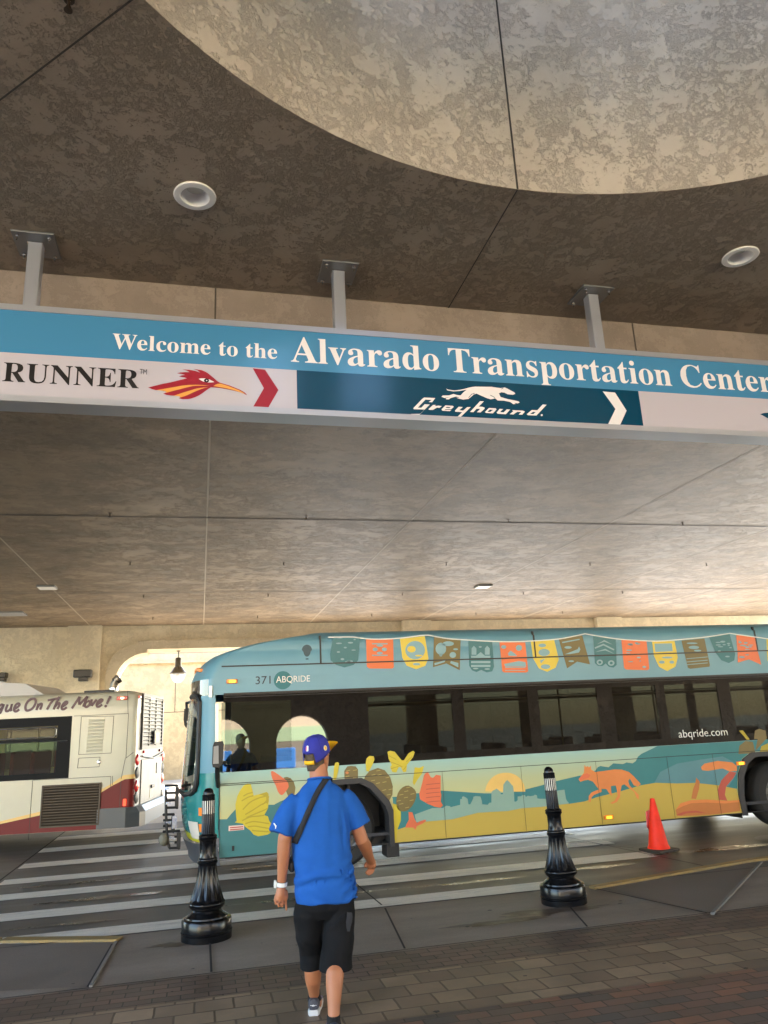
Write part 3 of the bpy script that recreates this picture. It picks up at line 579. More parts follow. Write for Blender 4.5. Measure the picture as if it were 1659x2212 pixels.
# walls behind the camera: street arcade, cut low to let light over it
YA = -9.0; b = MB()
AR = [(.85-3.03*k, 1.01) for k in (2, 1, 0)] + [(3.88, 1.01)]
SP = 1.3
wall = [(-8.6, 0)]
for cx, r in AR:
    wall += [(cx-r, 0)] + [(cx-r*math.cos(R(t)), SP+r*math.sin(R(t))) for t in range(0, 181, 10)] + [(cx+r, 0)]
wall += [(48, 0), (48, 3.5), (-8.6, 3.5)]
b.poly([[(x, YA, z) for x, z in wall]]); b.poly([[(x, YA-.4, z) for x, z in wall]])
for i in range(1, len(wall)-4):
    (x, z), (x2, z2) = wall[i], wall[i+1]
    if z == 0 and z2 == 0: continue
    b.face(((x, YA, z), (x2, YA, z2), (x2, YA-.4, z2), (x, YA-.4, z)))
b.build('arcade_wall', ST, hall)
b = MB(); b.box((-8.7, YA-.46, 3.5), (48, YA+.06, 3.66)); b.build('arcade_coping', STB, hall)

# beyond: courtyard wall, street front seen through the arcade
b = MB(); b.box((-22, YC, -.01), (4.2, YC+.3, 5.75))  # stops short, unseen behind the bus, to let sun into the hall
zl = PY(420, 1429, YC).z
b.box((-20, YC-.2, zl-.05), (4.2, YC-.002, zl+.05)); b.box((-20, YC-.16, zl+.05), (4.2, YC-.003, zl+.35))
cy = b.build('courtyard_wall', STR); tag(cy, 'sunlit yellow stucco wall with a ledge, seen through the portal between the two buses', 'wall')
b = MB(); zj = PY(382, 1538, YC).z; xj = PY(378, 1520, YC).x
b.box((-20, YC-.008, zj-.012), (4.2, YC-.0025, zj+.012)); b.box((xj-.012, YC-.008, zj+.012), (xj+.012, YC-.0025, zl-.05))
b.build('wall_joint', JO, cy, world=False)
st = thing('street_building', 'cream street front with a green band beyond the arcade, mirrored in the bus window', 'building', (2, -25, 0), R(0))
b = MB(); b.box((-34, -2, 1.95), (34, 0, 9)); b.build('wall', mat('cream_render', (.86, .68, .47, 1), .7), st, world=False)
b = MB(); b.box((-34, -1.9, 1.15), (34, .04, 1.95)); b.build('band', mat('green_render', (.58, .74, .44, 1), .7), st, world=False)
b = MB(); b.box((-34, -1.9, -.01), (34, .02, 1.15)); b.build('base', mat('brown_render', (.30, .25, .19, 1), .7), st, world=False)
for i, x in enumerate((-3.6, -.9, 2.0, 4.9)):
    b = MB(); b.box((x, -15.6, .12), (x+2.3, -14.9, 1.0), bev=.04); b.box((x+.1, -15.5, -.01), (x+.3, -15.0, .12)); b.box((x+2, -15.5, -.01), (x+2.2, -15.0, .12))
    o = b.build('street_barrier', mat('blue_plastic', (.08, .30, .80, 1), .4)); tag(o, 'blue plastic barrier on the street, mirrored in the side window of the teal bus', 'barrier', 'street barriers beyond the arcade')

# ------------------------------------------------------------------ teal city bus (nearer lane)
BY, BW, BX1 = 10.84, 2.56, 12.3
BUS_BLUE = mat('bus_blue_paint', S(112, 160, 178), .38, coat=.0, var=.05, vscale=1.5)
BUS_TEAL = mat('bus_teal_paint', S(36, 130, 128), .22, coat=.3)
BLK = mat('black_trim', (.014, .014, .015, 1), .45)
BLKG = mat('black_glass_panel', (.006, .006, .007, 1), .02, spec=1)
RUB = mat('tyre_rubber', (.022, .021, .02, 1), .8, bump=.3, bscale=40)
RIM = mat('wheel_metal', (.20, .20, .20, 1), .4, .7)
DKG = mat('dark_grey_plastic', (.055, .055, .06, 1), .5)
CHR = mat('bright_metal', (.72, .72, .72, 1), .15, 1)
WHITE = mat('white_vinyl', S(226, 228, 224), .4)
AMB = mat('amber_lens_lit', (1, .36, .02, 1), .3, emit=.30)
AMBO = mat('amber_lens', (.85, .25, .03, 1), .25)
REDL = mat('red_lens', (.62, .02, .02, 1), .2)
REDLIT = mat('red_lens_lit', (1, .06, .02, 1), .3, emit=.16)
GL_CLEAR = glass('clear_glass', (.30, .34, .33, 1))
GL_TINT = glass('tinted_glass', (.062, .068, .064, 1))
INT = mat('bus_interior_panel', (.22, .22, .20, 1), .6)
INTF = mat('bus_interior_floor', (.04, .04, .045, 1), .6)
SEATB = mat('bus_seat_fabric', (.03, .06, .16, 1), .8)
bus = thing('city_bus', 'teal and ochre city bus with papel picado bunting and coyote artwork, crossing the crosswalk', 'bus', (6.2, BY+BW/2, 0))
XS = [(.25, .06), (.6, 0), (1.33, 0), (2.36, -.06), (2.56, -.06), (2.72, .0), (2.82, .07), (2.90, .18), (2.97, .36), (3.03, .58), (3.08, .86), (3.13, 1.15), (3.17, 1.45)]
def lerp(tab, z):
    if z <= tab[0][0]: return tab[0][1]
    for (a, x), (c, y) in zip(tab, tab[1:]):
        if z <= c: return x+(y-x)*(z-a)/(c-a)
    return tab[-1][1]
INS = [(.2, 0), (2.98, 0), (3.04, .015), (3.10, .05), (3.15, .12), (3.19, .26), (3.21, .45)]
BUL = [(.25, .38), (.7, .5), (1.2, .52), (2.3, .36), (2.7, .34), (3.0, .3), (3.2, .25)]
def BS(u, z):
    xs = .25 + lerp(XS, z); ins = lerp(INS, z); bl = lerp(BUL, z); half = BW/2-ins; y0 = BY+ins
    if u <= 1: return Vector((BX1 + (xs-BX1)*u, y0, z))
    if u <= 3:
        t = (u-1)*math.pi/2; tt = t if t <= math.pi/2 else math.pi-t
        f = math.sin(tt)**.8; g = 1-math.cos(tt)
        y = y0+half*g**.9 if t <= math.pi/2 else y0+2*half-half*g**.9
        return Vector((xs-bl*f, y, z))
    if u <= 4: return Vector((xs+(BX1-xs)*(u-3), y0+2*half, z))
    return Vector((BX1, y0+2*half-(u-4)*2*half, z))
def patch(b, us, zs, off=0):
    vs = []
    for z in zs:
        row = []
        for u in us:
            p = BS(u, z)
            if off:
                e = 1e-3; d = BS(min(u+e, 3.99), z)-BS(max(u-e, .0), z); n = Vector((d.y, -d.x, 0))
                if n.length > 1e-9: p = p - n.normalized()*-off if False else p + n.normalized()*(-off)
            row.append(b.bm.verts.new(p))
        vs.append(row)
    for i in range(len(zs)-1):
        for j in range(len(us)-1):
            f = b.bm.faces.new((vs[i][j], vs[i][j+1], vs[i+1][j+1], vs[i+1][j])); f.material_index = b.mi
def ur(a, c, n): return [a+(c-a)*i/n for i in range(n+1)]
ROOFZ = [2.56, 2.64, 2.72, 2.78, 2.84, 2.90, 2.95, 3.0, 3.04, 3.08, 3.11, 3.14, 3.17, 3.19, 3.205]
ALLU = [0] + ur(1, 3, 24) + [4, 5]
b = MB(); patch(b, ALLU, ROOFZ); b.face([BS(u, 3.205) for u in ALLU[:-1]]); b.build('roof', BUS_BLUE, bus, smooth=True)
b = MB(); patch(b, [0, 1, 1.06, 1.12], [2.34, 2.56]); patch(b, [2.88, 2.94, 3, 4, 5], [2.34, 2.56]); b.build('upper_panel', BUS_BLUE, bus, smooth=True)
DEST = mat('destination_glass', (.05, .035, .028, 1), .08, spec=.8)
b = MB(); patch(b, ur(1.12, 2.88, 14), [2.34, 2.45, 2.56]); b.build('destination_sign', DEST, bus, smooth=True)
b = MB(); patch(b, ur(1.30, 2.7, 16), ur(1.10, 2.34, 6)); b.build('windshield', glass('windshield_glass', (.45, .56, .52, 1), 1, .03, 2.3), bus, smooth=True)
for u0, u1 in ((1.0, 1.30), (2.70, 3.0)):
    b = MB(); patch(b, ur(u0, u1, 6), ur(1.33, 2.34, 5)); b.build('corner_pillar', BUS_BLUE, bus, smooth=True)
b = MB(); pr = lambda u, z: BS(u, z)+Vector((-.012, -.012, 0))
fr = [pr(1.30, z) for z in ur(2.26, 1.2, 8)]; fr = [pr(1.62, 2.35), pr(1.45, 2.36), pr(1.35, 2.33)] + fr + [pr(1.33, 1.12), pr(1.42, 1.07), pr(1.6, 1.05), pr(2.0, 1.05), pr(2.4, 1.05), pr(2.7, 1.1)]
b.tube(fr, .035, 8); b.build('windshield_seal', BLK, bus, smooth=True)
b = MB(); patch(b, ur(1.0, 3.0, 24), [.52, .62, .8, 1.0, 1.10]); patch(b, ur(1.0, 1.30, 6), [1.10, 1.33]); patch(b, ur(2.7, 3.0, 6), [1.10, 1.33]); b.build('front_mask', BUS_TEAL, bus, smooth=True)
OCH = mat('vinyl_ochre', S(196, 170, 78), .35)
b = MB(); patch(b, ur(1.05, 2.9, 20), [.46, .52, .545, .555], off=.006); b.build('front_stripe', mat('vinyl_lime', S(190, 182, 40), .35), bus, smooth=True)
b = MB(); patch(b, ur(1.02, 2.98, 22), [.20, .26, .40, .46], off=.07)
patch(b, ur(1.02, 2.98, 22), [.46, .462], off=.035); b.build('front_bumper', DKG, bus, smooth=True)
b = MB(); patch(b, ur(1.28, 1.50, 5), [.50, .56, .66, .72], off=.012); b.build('headlight', mat('headlight_lens', (.75, .68, .58, 1), .12, spec=.8), bus, smooth=True)
b = MB(); patch(b, ur(2.5, 2.72, 5), [.50, .56, .66, .72], off=.012); b.build('headlight', MATS['headlight_lens'], bus, smooth=True)
for z0, z1 in ((.60, .70), (.80, .90)):
    b = MB(); patch(b, ur(1.19, 1.26, 3), [z0, z1], off=.016); b.build('turn_signal', AMBO, bus, smooth=True)
# far side and rear
b = MB(); patch(b, [3, 4, 5], [.28, 1.33]); patch(b, [4, 5], [1.33, 2.34])
for x0, x1 in ((.4, .5), (2.0, 2.35), (3.9, 4.1), (5.7, 5.9), (7.4, 7.6), (9.2, 9.4), (11.0, 11.2), (12.0, 12.3)):
    b.face([(x, BY+BW, z) for x, z in ((x0, 1.33), (x1, 1.33), (x1, 2.34), (x0, 2.34))])
b.build('rear_and_far_side', BUS_BLUE, bus)
b = MB(); b.face([(x, BY+BW-.01, z) for x, z in ((.5, 1.33), (12.2, 1.33), (12.2, 2.34), (.5, 2.34))]); b.build('far_window', GL_TINT, bus)
# near lower side with wheel arches
def by(x, y, off=0): return PY(x, y, BY-off)
ARF = [(1.16, .28), (1.16, .74), (1.24, .92), (1.42, 1.09), (1.60, 1.15), (2.18, 1.15), (2.34, 1.07), (2.56, .83), (2.61, .70), (2.61, .28)]
ARR = [(8.12, .28), (8.10, .55), (8.16, .85), (8.28, 1.06), (8.45, 1.15), (9.40, 1.15), (9.60, 1.02), (9.74, .8), (9.78, .28)]
b = MB(); out = [(.26, .28)] + ARF + ARR + [(BX1, .28), (BX1, 1.33), (.26, 1.33)]
b.poly([[(x, BY, z) for x, z in out]]); 
# side vinyl: pale sky printed from blue-green at the sill to straw at the hills
SKY = bpy.data.materials.new('vinyl_sky_print'); SKY.use_nodes = True
nt = SKY.node_tree; pb = nt.nodes['Principled BSDF']; pb.inputs['Roughness'].default_value = .3
tc = nt.nodes.new('ShaderNodeTexCoord'); sx = nt.nodes.new('ShaderNodeSeparateXYZ'); cr = nt.nodes.new('ShaderNodeValToRGB'); mr = nt.nodes.new('ShaderNodeMapRange')
nt.links.new(tc.outputs['Object'], sx.inputs[0]); nt.links.new(sx.outputs[2], mr.inputs[0]); mr.inputs[1].default_value = .5; mr.inputs[2].default_value = 1.33
e = cr.color_ramp.elements; e[0].position = .15; e[0].color = S(206, 196, 128); e[1].position = 1; e[1].color = S(158, 196, 190)
k = e.new(.62); k.color = S(186, 194, 150)
nt.links.new(mr.outputs[0], cr.inputs[0]); nt.links.new(cr.outputs[0], pb.inputs['Base Color'])
b.build('side_panel', SKY, bus)
V = {n: mat('vinyl_'+n, c, .35, var=.07, vscale=2.5) for n, c in dict(hill=S(58, 128, 132), haze=S(92, 140, 148), city=S(140, 172, 158), ochre=S(192, 166, 74), sun=S(236, 196, 112), orange=S(226, 116, 78),
     peach=S(226, 138, 76), yellow=S(208, 188, 52), mustard=S(182, 162, 44), olive=S(124, 108, 62), oliveline=S(176, 160, 92), slate=S(62, 122, 124), red=S(190, 90, 72), pink=S(232, 208, 196), rust=S(196, 122, 66)).items()}
keys = list(V); vm = [V[k] for k in keys]
A = MB(); lay = [0]
def art(col, P, layer, curve=0, hole=None):
    Q = cspline(P, curve) if curve else P
    A.m(keys.index(col)); A.poly([[by(x, y, .0015+.0012*layer) for x, y in Q]])
zA = zm(466.3, 1645.8, .13227); zB = zm(685.7, 1591.0, .16534); zC = zm(932.6, 1618.4, .19841); zD = zm(1228.9, 1618.4, .25926); z8 = zm(1206.9, 1316.6, .2725)
def T(z, P): return [z(p) for p in P]
def clipx(P): return P
# backgrounds are built straight in bus coordinates so that they end on the sill and round the arches
def artx(col, P, layer): A.m(keys.index(col)); A.poly([[(x, BY-.0015-.0012*layer, z) for x, z in P]])
def bx(p): q = by(*p); return (q.x, q.z)
hl = [bx(zA(p)) for p in ((60, 937), (180, 935), (240, 860), (320, 775), (420, 740), (600, 700), (870, 700), (950, 700), (1060, 640))]
hl[0] = (.262, hl[0][1])
artx('slate', [(.262, .283)] + [(1.157, .283), (1.157, .74)] + [(1.157, hl[-1][1]+.02)] + hl[::-1], 0)
hm = [bx(zB(p)) for p in ((975, 790), (1030, 787), (1200, 745), (1330, 740))] + [bx(zC(p)) for p in ((100, 450), (340, 465), (570, 480), (650, 480), (890, 465), (1010, 440), (1190, 395), (1320, 355), (1600, 290))]
hr = [bx(zD(p)) for p in ((220, 178), (240, 150), (262, 140), (330, 150), (370, 118), (450, 124), (480, 110), (530, 118), (556, 100), (575, 62), (605, 38), (660, 12))]
be = bx(z8((780, 1081)))
artx('hill', [(2.613, .283), (2.613, hm[0][1]-.02)] + hm + [bx(zD((120, 215)))] + hr + [(be[0], 1.327), (11.0, 1.327), (11.0, 1.157), (8.45, 1.157), (8.275, 1.065), (8.153, .852), (8.092, .553), (8.113, .283)], 0)
artx('haze', [bx(zD(p)) for p in ((700, 300), (760, 190), (900, 120), (1080, 90), (1280, 60), (1395, 120), (1400, 200), (1330, 310))], 1)
cty = [(0, 640), (120, 640), (160, 615), (200, 620), (205, 632), (230, 625), (310, 605), (310, 545), (330, 540), (330, 520), (345, 513), (362, 520), (390, 540), (400, 600), (420, 600), (450, 540), (455, 518), (480, 510), (530, 515), (545, 560), (550, 600), (610, 605), (625, 585), (650, 580), (650, 470), (665, 450), (690, 440), (705, 428), (722, 440), (750, 465), (752, 490), (775, 490), (780, 385), (800, 355), (822, 335), (845, 355), (868, 385), (885, 400), (895, 470), (900, 570), (918, 570), (935, 555), (935, 515), (975, 512), (985, 500), (1015, 500), (1025, 520), (1045, 507), (1075, 512), (1110, 505), (1125, 495), (1145, 502), (1150, 535), (1180, 540), (1330, 540), (1330, 455), (1445, 440), (1462, 540), (1475, 565), (1490, 580)]
gnd = [(1490, 592), (1330, 612), (1190, 627), (980, 642), (830, 672), (500, 692), (400, 717), (230, 762), (0, 787)]
art('city', [zB((1270, 1020)), zB((1430, 960)), zB((1500, 935))] + T(zC, cty+gnd) + [zB((1420, 1112)), zB((1290, 1120))], 1)
gt = [bx(zB(p)) for p in ((1000, 1232), (1150, 1180), (1420, 1110), (1659, 1090))] + [bx(zC(p)) for p in gnd[::-1][1:]] + [bx(zD(p)) for p in ((0, 455), (130, 435), (230, 400), (430, 350), (600, 300), (720, 280), (900, 285), (1050, 280), (1240, 300), (1400, 330))]
gt[0] = (2.613, gt[0][1])
artx('ochre', [(2.613, .283)] + gt + [(8.093, .62), (8.092, .553), (8.113, .283)], 2)
sc = zC((800, 476)); 
art('sun', [(sc[0]+43.4*math.cos(R(a)), sc[1]-43.6*math.sin(R(a))-(2.6 if a < 90 else 0)*math.cos(R(a))) for a in range(0, 181, 8)], .5)
# butterflies, cactus, coyote, snake
art('yellow', T(zA, [(520, 350), (570, 362), (600, 470), (615, 550), (700, 530), (830, 490), (860, 520), (865, 640), (850, 760), (790, 870), (850, 890), (870, 960), (910, 1020), (890, 1160), (840, 1190), (690, 1215), (620, 1190), (560, 1120), (480, 1060), (440, 1010), (310, 990), (340, 960), (330, 880), (320, 700), (350, 560), (400, 460), (450, 390)]), 3)
for P in ([(440, 780), (560, 660), (700, 590), (820, 560)], [(480, 860), (600, 790), (740, 700), (850, 650)], [(500, 910), (640, 850), (760, 800), (845, 760)], [(430, 960), (560, 900), (700, 885), (790, 872)], [(450, 560), (520, 520), (600, 500)], [(420, 640), (520, 580), (612, 552)],
          [(480, 1010), (600, 975), (720, 985), (870, 1010)], [(520, 1060), (640, 1050), (760, 1070), (885, 1090)], [(590, 1120), (700, 1130), (860, 1140)], [(760, 700), (840, 620), (862, 560)]):
    A.m(keys.index('mustard')); strokes(A, [by(*zA(p), .0065) for p in spline(P, 4)], .016, (0, -1, 0))
art('mustard', T(zA, [(700, 532), (830, 492), (860, 520), (864, 640), (835, 700), (820, 570), (760, 545)]), 3.5)
art('orange', T(zA, [(900, 155), (960, 165), (1080, 250), (1160, 310), (1190, 400), (1150, 470), (1100, 530), (1060, 540), (1010, 480), (980, 390), (920, 270)]), 4, 2)
art('olive', T(zA, [(1110, 255), (1160, 245), (1220, 265), (1270, 320), (1300, 420), (1280, 560), (1180, 560), (1130, 440)]), 3)
art('pink', T(zA, [(210, 1045), (460, 1028), (462, 1108), (206, 1132)]), 4)
for k in (0, 1):
    art('red', T(zA, [(228, 1066+34*k), (446, 1050+34*k), (446, 1068+34*k), (228, 1086+34*k)]), 5)
for P in ([(355, 585), (350, 450), (390, 390), (440, 383), (500, 390), (530, 430), (530, 590)],): art('olive', T(zB, P), 3)
art('olive', T(zB, [(600, 600), (620, 520), (680, 450), (790, 410), (880, 440), (950, 530), (985, 650), (980, 760), (930, 855), (860, 780), (760, 680), (690, 625)]), 3)
art('olive', T(zB, [(1190, 640), (1270, 690), (1292, 760), (1270, 850), (1200, 950), (1120, 980), (1050, 950), (1030, 850), (1050, 740), (1110, 665)]), 4, 2)
dots = [(400, 445), (490, 440), (390, 520), (490, 535), (795, 445), (730, 500), (810, 500), (915, 535), (725, 575), (790, 610), (875, 595), (955, 690), (870, 700), (930, 760), (1185, 665), (1160, 715), (1095, 760), (1240, 750), (1155, 797), (1230, 833), (1095, 880), (1060, 840), (1170, 928)]
for x, y in dots: art('oliveline', T(zB, [(x-28, y+2), (x+24, y-10), (x+30, y-2), (x-22, y+9)]), 5)
art('peach', T(zB, [(365, 465), (390, 455), (412, 470), (400, 490), (372, 488)]), 5.5)
for P in ([(205, 570), (215, 420), (230, 345), (265, 335), (285, 350), (272, 450), (242, 572)], [(630, 350), (640, 290), (680, 252), (735, 258), (745, 300), (720, 370), (670, 460), (640, 450)], [(1270, 400), (1330, 410), (1390, 383), (1370, 480), (1310, 560), (1262, 640), (1245, 600), (1262, 480)],
          [(915, 200), (950, 185), (1010, 200), (1100, 310), (1130, 310), (1190, 220), (1250, 185), (1270, 205), (1250, 270), (1170, 370), (1160, 460), (1120, 465), (1090, 400), (1060, 400), (1030, 470), (980, 465), (950, 400), (970, 370), (930, 290)],
          [(985, 875), (1040, 890), (1090, 980), (1090, 1100), (1050, 1200), (1030, 1360), (1006, 1360)]):
    art('yellow', T(zB, P), 7 if P[0][1] < 360 else 4)
for P in ([(950, 330), (1060, 370), (1110, 400)], [(930, 250), (1030, 300)], [(1160, 330), (1240, 260)], [(960, 420), (1060, 390)], [(1120, 440), (1160, 390)]):
    A.m(keys.index('mustard')); strokes(A, [by(*zB(p), .0115) for p in P], .012, (0, -1, 0))
art('orange', T(zB, [(1410, 480), (1445, 468), (1480, 530), (1510, 540), (1550, 500), (1610, 510), (1610, 730), (1620, 760), (1610, 850), (1640, 900), (1610, 930), (1540, 920), (1440, 880), (1340, 820), (1330, 750), (1370, 600), (1390, 510)]), 4)
for y in (620, 680, 735, 790, 850):
    A.m(keys.index('red')); strokes(A, [by(*zB(p), .009) for p in ((1420, y+10), (1500, y), (1600, y-8))], .010, (0, -1, 0))
art('orange', T(zB, [(1190, 985), (1240, 990), (1270, 1080), (1300, 1130), (1330, 1110), (1410, 1085), (1420, 1105), (1370, 1140), (1300, 1170), (1280, 1220), (1250, 1190), (1150, 1190), (1160, 1150), (1195, 1090)]), 4)
art('peach', T(zD, [(80, 250), (110, 215), (125, 195), (130, 130), (142, 150), (155, 140), (168, 152), (182, 138), (186, 170), (220, 190), (300, 180), (380, 168), (440, 170), (500, 190), (540, 225), (600, 290), (572, 312), (540, 300), (508, 245), (494, 262), (505, 300), (545, 345), (582, 380), (582, 420), (565, 405), (545, 355), (500, 322), (462, 292), (440, 302), (430, 350), (425, 400), (400, 440), (360, 456), (345, 446), (380, 430), (405, 390), (400, 340), (390, 302), (350, 307), (352, 350), (362, 392), (340, 374), (312, 332), (270, 330), (275, 355), (210, 380), (190, 400), (180, 440), (165, 440), (165, 390), (190, 360), (250, 335), (230, 310), (200, 270), (160, 255), (130, 260), (95, 272)]), 4)
art('orange', T(zD, [(82, 250), (112, 214), (150, 200), (180, 215), (165, 240), (130, 248), (100, 262)]), 5)
art('peach', T(zD, [(1100, 150), (1130, 120), (1240, 97), (1360, 110), (1400, 140), (1400, 180), (1340, 185), (1280, 160), (1160, 180), (1110, 175)]), 4)
art('red', T(zD, [(1340, 185), (1395, 195), (1370, 240), (1310, 310), (1300, 380), (1320, 430), (1250, 422), (1240, 340), (1270, 260)]), 4)
art('rust', T(zD, [(890, 510), (930, 452), (1020, 425), (1150, 420), (1300, 432), (1420, 425), (1428, 515), (1200, 545), (1000, 555), (900, 556)]), 4)
art('peach', T(zD, [(890, 505), (930, 450), (1020, 424), (1150, 419), (1300, 431), (1420, 424), (1420, 440), (1300, 452), (1150, 444), (1020, 450), (950, 475)]), 5)
art('red', T(zD, [(895, 545), (960, 520), (1060, 512), (1150, 535), (1060, 528), (980, 535), (930, 553)]), 5)
art('rust', T(zD, [(1060, 235), (1090, 270), (1085, 330), (1060, 415), (1020, 412), (1035, 330), (1055, 282)]), 4)
for P in ([(1425, 1145), (1432, 1080), (1480, 1042), (1540, 1050), (1560, 1140)], [(1560, 1120), (1590, 950), (1640, 960), (1650, 1020)]): art('olive', T(z8, P), 3)
art('mustard', T(z8, [(1590, 1150), (1605, 1085), (1659, 1060), (1700, 1150)]), 4)
art('olive', T(z8, [(1548, 1028), (1555, 960), (1590, 945), (1630, 960), (1640, 1022)]), 7)
art('mustard', T(z8, [(1430, 960), (1460, 958), (1515, 1030), (1490, 1033)]), 7)
livery = A.build('livery_artwork', vm, bus, weld=False)
# belt seams
b = MB(); 
for z in (1.165, 1.185): b.box((.27, BY-.0105, z-.004), (1.2 if z > 1.17 else BX1, BY-.0085, z+.004))
b.box((.27, BY-.012, 2.712), (BX1, BY-.006, 2.73))
for x in (.262,): b.box((x-.004, BY-.010, .3), (x+.004, BY-.008, 1.32))
for q in ((692, 1400), (1154, 1390), (1633, 1385)):
    x = by(*q).x; b.box((x-.012, BY-.006, 2.73), (x+.012, BY+.004, 3.06)); b.box((x-.012, BY+.012, 3.06), (x+.012, BY+.05, 3.12))
b.box((.26, BY-.01, .272), (BX1, BY+.02, .284)); b.build('panel_seam', BLK, bus)
for x in (3.35, 4.55, 5.75, 6.95, 7.75, 10.3):
    b = MB(); b.box((x-.0022, BY-.0100, .29), (x+.0022, BY-.0085, 1.16)); b.build('access_door_gap', mat('thin_gap', (.06, .055, .035, 1), .7), bus)
b = MB(); q0 = by(*zA((262, 1372)), 0); q1 = by(*zA((300, 1450)), 0); b.box((q0.x, BY-.013, q1.z), (q1.x, BY-.002, q0.z)); b.build('hatch_latch', BLK, bus)
# wheel arch trims, mud flap, wheels
def arch(P, inner, name):
    b = MB(); cx = (P[0][0]+P[-1][0])/2; P = [(P[0][0], .24)] + P[1:-1] + [(P[-1][0], .24)]
    for k in range(len(P)-1):
        (x, z), (x2, z2) = P[k], P[k+1]
        def inn(x, z): return (x+(cx-x)*.095, z-(.07 if z > .3 else 0)*min(1, z/1.0))
        i1, i2 = inn(x, z), inn(x2, z2); y = BY-.035
        b.face(((x, y+.012, z), (x2, y+.012, z2), (i2[0], y, i2[1]), (i1[0], y, i1[1])))
        b.face(((x, y+.012, z), (x2, y+.012, z2), (x2, BY, z2), (x, BY, z)))
        b.face(((i1[0], y, i1[1]), (i2[0], y, i2[1]), (i2[0], BY+.25, i2[1]), (i1[0], BY+.25, i1[1])))
    b.build('wheel_arch', mat('arch_rubber', (.035, .034, .035, 1), .55), bus, smooth=True)
    b = MB(); x0 = min(p[0] for p in P)+.03; x1 = max(p[0] for p in P)-.03
    b.face(((x0, BY+.75, .2), (x1, BY+.75, .2), (x1, BY+.75, 1.25), (x0, BY+.75, 1.25)))
    for x in (x0, x1): b.face(((x, BY+.02, .2), (x, BY+.75, .2), (x, BY+.75, 1.25), (x, BY+.02, 1.25)))
    b.face(((x0, BY+.02, 1.2), (x1, BY+.02, 1.2), (x1, BY+.75, 1.2), (x0, BY+.75, 1.2))); b.build('wheel_well', BLK, bus)
arch(ARF, 0, 'f'); arch(ARR, 0, 'r')
b = MB(); b.box((2.50, BY+.02, .10), (2.68, BY+.32, .29), bev=.01); b.build('mud_flap', BLK, bus)
def wheel(par, cx, cyy, r, w, sgn=-1, world=True):
    M = Matrix.Translation((cx, cyy, r)) @ Matrix.Rotation(R(90)*(1 if sgn < 0 else -1), 4, 'X')
    b = MB(); b.lathe([(r*.60, -w/2), (r*.88, -w/2-.01), (r*.97, -w/2+.03), (r, -w/2+.07), (r, w/2-.07), (r*.97, w/2-.03), (r*.88, w/2+.01), (r*.60, w/2)], 40, M=M, cap=(False, False))
    t = b.build("wheel", RUB, par, smooth=True, world=world)
    b = MB(); b.lathe([(r*.60, w/2), (r*.58, w/2-.02), (r*.54, w/2-.03), (r*.50, w/2-.12), (r*.30, w/2-.10), (r*.28, w/2-.02), (r*.18, w/2), (r*.16, w/2+.05), (.01, w/2+.06)], 32, M=M, cap=(False, True))
    for i in range(10):
        a = 2*math.pi*i/10; b.ball(M @ Vector((r*.38*math.cos(a), r*.38*math.sin(a), w/2-.09)), .022, 8)
    b.build("rim", RIM, t, smooth=True, world=world)
wheel(bus, 1.88, BY+.22, .49, .30); wheel(bus, 8.95, BY+.22, .49, .30)
wheel(bus, 1.88, BY+BW-.22, .49, .30, 1); wheel(bus, 8.95, BY+BW-.22, .49, .30, 1)
b = MB(); b.box((.35, BY+.3, .22), (8.3, BY+BW-.3, .34)); b.box((8.3, BY+.8, .16), (BX1-.2, BY+BW-.5, .34)); b.build('underbody', BLK, bus)
# window band: black glass frame with openings, panes behind
def bxm(x, y=1570): return by(x, y).x
panes = [(478, 629), (797, 979), (1005, 1145), (1169, 1297), (1331, 1426), (1446, 1562), (1590, 1712)]
PX = [(bxm(a), bxm(c)) for a, c in panes] + [(9.6, 10.7), (10.9, 12.0)]
ZB0, ZB1, PZ0, PZ1 = 1.33, 2.352, 1.43, 2.235
b = MB()
b.box((.30, BY-.004, ZB0), (BX1, BY+.03, PZ0)); b.box((.30, BY-.004, PZ1), (BX1, BY+.03, ZB1))
ex = [.30] + [v for p in PX for v in p] + [BX1]
for i in range(0, len(ex), 2):
    if ex[i+1]-ex[i] > .01: b.box((ex[i], BY-.004, PZ0), (ex[i+1], BY+.03, PZ1))
b.build('window_band', BLKG, bus)
b = MB()
for z in (2.30, 2.325): b.box((.30, BY-.016, z), (BX1, BY-.004, z+.008))
b.box((.30, BY-.022, 2.338), (BX1, BY-.004, 2.36)); b.build('window_rail', BLK, bus)
for i, (a, c) in enumerate(PX):
    b = MB(); b.face([(x, BY+.002, z) for x, z in ((a, PZ0), (c, PZ0), (c, PZ1), (a, PZ1))])
    o = b.build('window', GL_CLEAR if i == 0 else GL_TINT, bus)
    if i:
        b = MB(); b.box((a, BY+.012, 2.15), (c, BY+.03, 2.165)); b.build('transom_bar', DKG, o)
